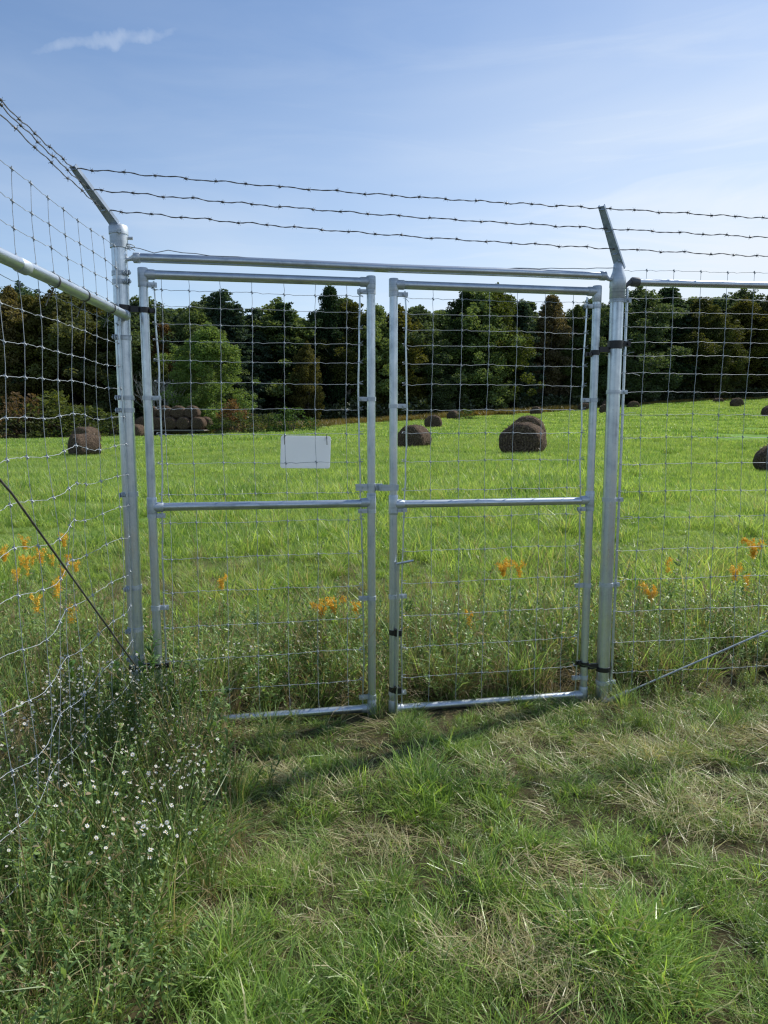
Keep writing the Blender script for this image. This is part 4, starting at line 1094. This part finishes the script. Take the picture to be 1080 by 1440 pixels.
AST = [aster_plant(51), aster_plant(52, .36, 4, 28), aster_plant(53, .44, 5, 46, .006), aster_plant(54, .32, 4, 7, .0085)]
def small_plant(protos, names, x, y, sc, rz, name, label, cat, group, colr=None):
    ro = thing(name, label, cat, (x, y, tz(x, y)), group); ro.rotation_euler = (0, 0, rz); ro.scale = (sc,) * 3
    for nm_, m in zip(names, protos):
        o = bpy.data.objects.new(nm_, m); COL.objects.link(o); o.parent = ro
    return ro
asters = []
rr = random.Random(91)
while len(asters) < 36:
    yy = rr.choice([rr.uniform(2.0, 2.85), rr.uniform(2.85, 3.55)]); lo = -1.55; hi = -.66 if yy < 2.9 else -.98
    xx = rr.uniform(lo, hi)
    asters.append((xx, yy))
for i, (xx, yy) in enumerate(asters):
    kk = 3 if (yy < 2.7 and rr.random() < .5) else rr.randint(0, 2)
    small_plant(AST[kk], ('foliage', 'flower_stalks', 'flower_heads'), xx, yy, rr.uniform(.75, 1.05), rr.uniform(0, 6), 'white_aster',
                'white flowered aster in the weeds below the left gate post' if yy > 2.8 else 'white flowered aster in the near left weedy corner', 'wildflower',
                'asters below the left gate post' if yy > 2.8 else 'asters in the near left corner')
for i, (xx, yy) in enumerate([(-.75, 3.95), (-.95, 4.05), (-.45, 4.2), (.98, 4.35), (1.75, 4.45), (.2, 4.4)]):
    small_plant(AST[i % 3], ('foliage', 'flower_stalks', 'flower_heads'), xx, yy, .8, i, 'white_aster', 'small white aster among the tall weeds behind the gate', 'wildflower', 'asters behind the gate')

def goldenrod(seed, h=.75, plume=.12, heads=7):
    r2 = np.random.default_rng(seed); fol = leafy_stalk(h * .86, 60, (.006, .013), (.04, .09), WEED, .05, 1, .01)
    L = Leaves(); pts = []
    for i in range(heads):
        a = 2 * PI * i / heads + r2.normal(0, .3); l = plume * r2.uniform(.6, 1.2); m = int(90 * min(1, plume / .08))
        u = r2.uniform(0, 1, m); c = np.stack([np.cos(a) * l * u, np.sin(a) * l * u, h * .86 + .10 * np.sin(u * 2.2) * (l / plume) + r2.uniform(0, .02, m) - .02], 1)
        pts.append(c + r2.normal(0, .006, (m, 3)))
    m = int(12 + 100 * max(0, min(1, (plume - .02) / .06))); u = r2.uniform(0, 1, m); pts.append(np.stack([r2.normal(0, .012, m), r2.normal(0, .012, m), h * .84 + min(.14, plume * 1.3) * u], 1))
    Pn = np.concatenate(pts); n = len(Pn); d = r2.normal(0, 1, (n, 3)); d[:, 2] += .7; d /= np.linalg.norm(d, axis=1)[:, None]
    s = np.cross(d, r2.normal(0, 1, (n, 3))); s /= np.linalg.norm(s, axis=1)[:, None]; l = r2.uniform(.006, .013, n)
    P = np.stack([Pn, Pn + d * (l / 2)[:, None], Pn + d * l[:, None]], 1); W = s[:, None, :] * .0036 * np.array([.5, 1, .7])[None, :, None]
    L.strips(P, W, r2.uniform(0, 1, n), np.zeros(n), 0)
    return fol, L.mesh('flower_plume', [PETALY])
GR = [goldenrod(61, .60, .040, 4), goldenrod(62, .52, .035, 4), goldenrod(63, .66, .045, 5)]
def at_px(px, py, Y):  # point of the plant's head given depth -> ground x and height
    v = 720 - py; c, s = math.cos(rad(7.2)), math.sin(rad(7.2)); fw = 1040 * c + v * s; up = v * c - 1040 * s
    return (px - 540) / fw * Y, 1.6 + up / fw * Y
gl = [(452, 860, 4.75, 1.1, 'goldenrod with the fullest golden plume behind the left gate leaf'), (470, 856, 4.85, .9, 'goldenrod leaning against the fullest plume on its right'), (501, 862, 4.8, .7, 'small goldenrod beside the free edge of the left gate leaf'),
      (708, 800, 5.6, .9, 'goldenrod with drooping plume behind the middle of the right gate leaf'), (730, 803, 5.7, .6, 'small goldenrod just right of the drooping plume'), (312, 822, 5.6, .6, 'thin goldenrod behind the hinge side of the left leaf'),
      (915, 836, 5.0, .9, 'yellow goldenrod low behind the right fence near the gate post'), (940, 797, 5.9, .45, 'small orange goldenrod head behind the right fence'), (1034, 802, 5.0, .75, 'goldenrod of middle height near the right frame edge'),
      (1060, 762, 4.9, .9, 'tallest goldenrod with orange plume at the right frame edge'), (1050, 822, 5.2, .5, 'short goldenrod under the tallest one at the right'), (660, 893, 4.7, .4, 'tiny goldenrod in the dark weeds behind the right leaf')]
for (px, py, Y, sc, lab) in gl:
    x_, z_ = at_px(px, py, Y); sc_ = 1; m = goldenrod(int(px), max(.3, z_ - tz(x_, Y) + .02), .095 if sc >= 1.1 else .07 if sc >= .9 else .045 if sc > .55 else .028, 8 if sc >= .9 else 5)
    ro = small_plant(m, ('foliage', 'flower_plume'), x_, Y, sc_, px * .7, 'goldenrod', lab, 'wildflower', 'goldenrods behind the fence')
    ro.scale = (min(1, sc_), min(1, sc_), sc_)
for i in range(18):
    yy = rr.uniform(4.2, 6.2); xx = rr.uniform(-.54, -.415) * yy
    small_plant(GR[i % 3], ('foliage', 'flower_plume'), xx, yy, rr.uniform(.7, 1.0), rr.uniform(0, 6), 'goldenrod', 'golden yellow goldenrod in the patch seen through the left fence', 'wildflower', 'goldenrod patch behind the left fence')
# leafy weed between the left post and the gate
LW = [leafy_stalk(.62, 46, (.012, .022), (.06, .12), leafmat('fresh_weed_leaves', (.06, .14, .03), (.13, .26, .06), (.3, .25, .12), .4), .02, 2, .03), leafy_stalk(.5, 40, (.010, .018), (.05, .10), bpy.data.materials['fresh_weed_leaves'], .02, 3, .05)]
for i, (s, o_, sc, lab) in enumerate([(-.10, .16, .8, 'leafy green weed leaning on the front of the left post foot'), (.0, .30, .75, 'low leafy weed in front of the left post among the asters'), (-.22, .22, .85, 'leafy green weed left of the left post inside the fence corner'), (.13, .34, .65, 'low leafy weed before the hinge stile near the asters'), (.05, .10, .95, 'tall fresh green leafy weed rising between the left post and the gate leaf'), (.17, .12, .8, 'fresh green leafy weed in front of the hinge corner of the left leaf'), (.27, .05, .7, 'shorter fresh green weed at the left end of the bottom rail')]):
    p = G(s, 0, o_); small_plant((LW[i % 2],), ('foliage',), p.x, p.y, sc, i * 2, 'leafy_weed', lab, 'weed', 'fresh weeds by the left gate post')

# ------------------------------------------------------------------ sky, sun, camera
SUN_AZ, SUN_EL = 57, 46      # degrees to the right of the view direction, elevation
w = bpy.data.worlds.new('World'); scene.world = w; w.use_nodes = True
nt = w.node_tree; nt.nodes.clear(); out = nt.nodes.new('ShaderNodeOutputWorld'); bg = nt.nodes.new('ShaderNodeBackground')
sky = nt.nodes.new('ShaderNodeTexSky'); sky.sky_type = 'NISHITA'; sky.sun_disc = False
sky.sun_elevation = rad(SUN_EL); sky.sun_rotation = rad(SUN_AZ); sky.altitude = 200; sky.air_density = 1.0; sky.dust_density = .5; sky.ozone_density = 1.0
tcw = nt.nodes.new('ShaderNodeTexCoord'); D = tcw.outputs['Generated']
sxyz = nt.nodes.new('ShaderNodeSeparateXYZ'); nt.links.new(D, sxyz.inputs[0])
# thin veil of cirrus: noise on the dome, stronger low and to the right
mp = nt.nodes.new('ShaderNodeMapping'); mp.inputs['Scale'].default_value = (1.2, 1.6, 4.5); mp.inputs['Rotation'].default_value = (.25, .35, .3); nt.links.new(D, mp.inputs[0])
veil = ramp(nt, [(.38, (0, 0, 0)), (.75, (1, 1, 1))], noise(nt, 1.1, mp.outputs[0], 4, .5, .5))
mp2 = nt.nodes.new('ShaderNodeMapping'); mp2.inputs['Scale'].default_value = (1.0, 1.0, 7); mp2.inputs['Rotation'].default_value = (.0, .9, .2); nt.links.new(D, mp2.inputs[0])
wisp = ramp(nt, [(.45, (0, 0, 0)), (.8, (1, 1, 1))], noise(nt, 3.0, mp2.outputs[0], 6, .6, .8))
lowr = mth(nt, 'MULTIPLY', ramp(nt, [(.0, (1, 1, 1)), (.20, (.80, .80, .80)), (.44, (.22, .22, .22)), (.65, (.06, .06, .06))], sxyz.outputs[2]), ramp(nt, [(.0, (.30, .30, .30)), (.45, (.45, .45, .45)), (.75, (1, 1, 1))], mth(nt, 'ADD', mth(nt, 'MULTIPLY', sxyz.outputs[0], 1.0), .5)))
cover = mth(nt, 'MULTIPLY', mth(nt, 'ADD', mth(nt, 'ADD', mth(nt, 'MULTIPLY', veil, .55), .32), mth(nt, 'MULTIPLY', wisp, .42)), lowr)
cover = mth(nt, 'ADD', cover, mth(nt, 'MULTIPLY', veil, .13), True)
# one small cloud high on the left
def dirv(px, py):
    v = 720 - py; c, s = math.cos(rad(7.2)), math.sin(rad(7.2)); d = Vector((px - 540, 1040 * c + v * s, v * c - 1040 * s)); return d.normalized()
c1, c2 = dirv(75, 70), dirv(228, 42); cm = (c1 + c2).normalized(); ax = (c2 - c1).normalized(); ay = cm.cross(ax)
def dot(vec):
    n = nt.nodes.new('ShaderNodeVectorMath'); n.operation = 'DOT_PRODUCT'; nt.links.new(D, n.inputs[0]); n.inputs[1].default_value = tuple(vec); return n.outputs['Value']
nz = noise(nt, 9, D, 5, .6, .4); nz2 = noise(nt, 26, D, 4, .6)
a_ = mth(nt, 'DIVIDE', dot(ax), .092); b_ = mth(nt, 'ADD', mth(nt, 'DIVIDE', dot(ay), .0085), mth(nt, 'MULTIPLY', mth(nt, 'SUBTRACT', nz, .5), 5.5))
rr2 = mth(nt, 'ADD', mth(nt, 'POWER', mth(nt, 'ABSOLUTE', a_), 2.6), mth(nt, 'MULTIPLY', b_, b_))
cl = mth(nt, 'SUBTRACT', 1.0, mth(nt, 'ADD', rr2, mth(nt, 'MULTIPLY', mth(nt, 'SUBTRACT', nz2, .5), 2.2)), True)
cl = mth(nt, 'MULTIPLY', mth(nt, 'MULTIPLY', cl, .28), mth(nt, 'GREATER_THAN', dot(cm), .8))
glow = mth(nt, 'POWER', mth(nt, 'MAXIMUM', dot(dirv(880, 330)), 0.0), 16)
cover = mth(nt, 'ADD', cover, mth(nt, 'MULTIPLY', mth(nt, 'MULTIPLY', glow, .26), mth(nt, 'ADD', mth(nt, 'MULTIPLY', wisp, .5), .6)), True)
cover = mth(nt, 'MAXIMUM', cover, cl)
hsv = mixc(nt, 1.0, sky.outputs[0], (.93, 1.03, 1.14), 'MULTIPLY')
final = mixc(nt, cover, hsv, (6.4, 7.0, 7.7))
nt.links.new(final, bg.inputs[0]); bg.inputs[1].default_value = .13; nt.links.new(bg.outputs[0], out.inputs[0])

sl = bpy.data.lights.new('sun', 'SUN'); sl.energy = 5.0; sl.angle = rad(.6); sl.color = (1, .95, .87)
so = bpy.data.objects.new('sun', sl); COL.objects.link(so)
sd = Vector((math.sin(rad(SUN_AZ)) * math.cos(rad(SUN_EL)), math.cos(rad(SUN_AZ)) * math.cos(rad(SUN_EL)), math.sin(rad(SUN_EL))))
so.rotation_euler = sd.to_track_quat('Z', 'Y').to_euler(); so.location = sd * 30

cam = bpy.data.cameras.new('camera'); cam.sensor_fit = 'VERTICAL'; cam.sensor_height = 36; cam.sensor_width = 27; cam.lens = 26; cam.clip_start = .05; cam.clip_end = 3000
co = bpy.data.objects.new('camera', cam); COL.objects.link(co); co.location = (0, 0, 1.6); co.rotation_euler = (rad(90 - 7.2), 0, 0)
cam.dof.use_dof = True; cam.dof.focus_distance = 4.4; cam.dof.aperture_fstop = 14.0
scene.camera = co
scene.view_settings.view_transform = 'Standard'; scene.view_settings.look = 'None'; scene.view_settings.exposure = 0
scene.render.engine = 'CYCLES'
scene.cycles.use_denoising = True; scene.cycles.denoiser = 'OPENIMAGEDENOISE'; scene.cycles.denoising_input_passes = 'RGB_ALBEDO_NORMAL'; scene.cycles.filter_width = 1.25; scene.cycles.sample_clamp_indirect = 4
scene.cycles.max_bounces = 7; scene.cycles.diffuse_bounces = 3; scene.cycles.glossy_bounces = 3; scene.cycles.transmission_bounces = 5; scene.cycles.transparent_max_bounces = 4
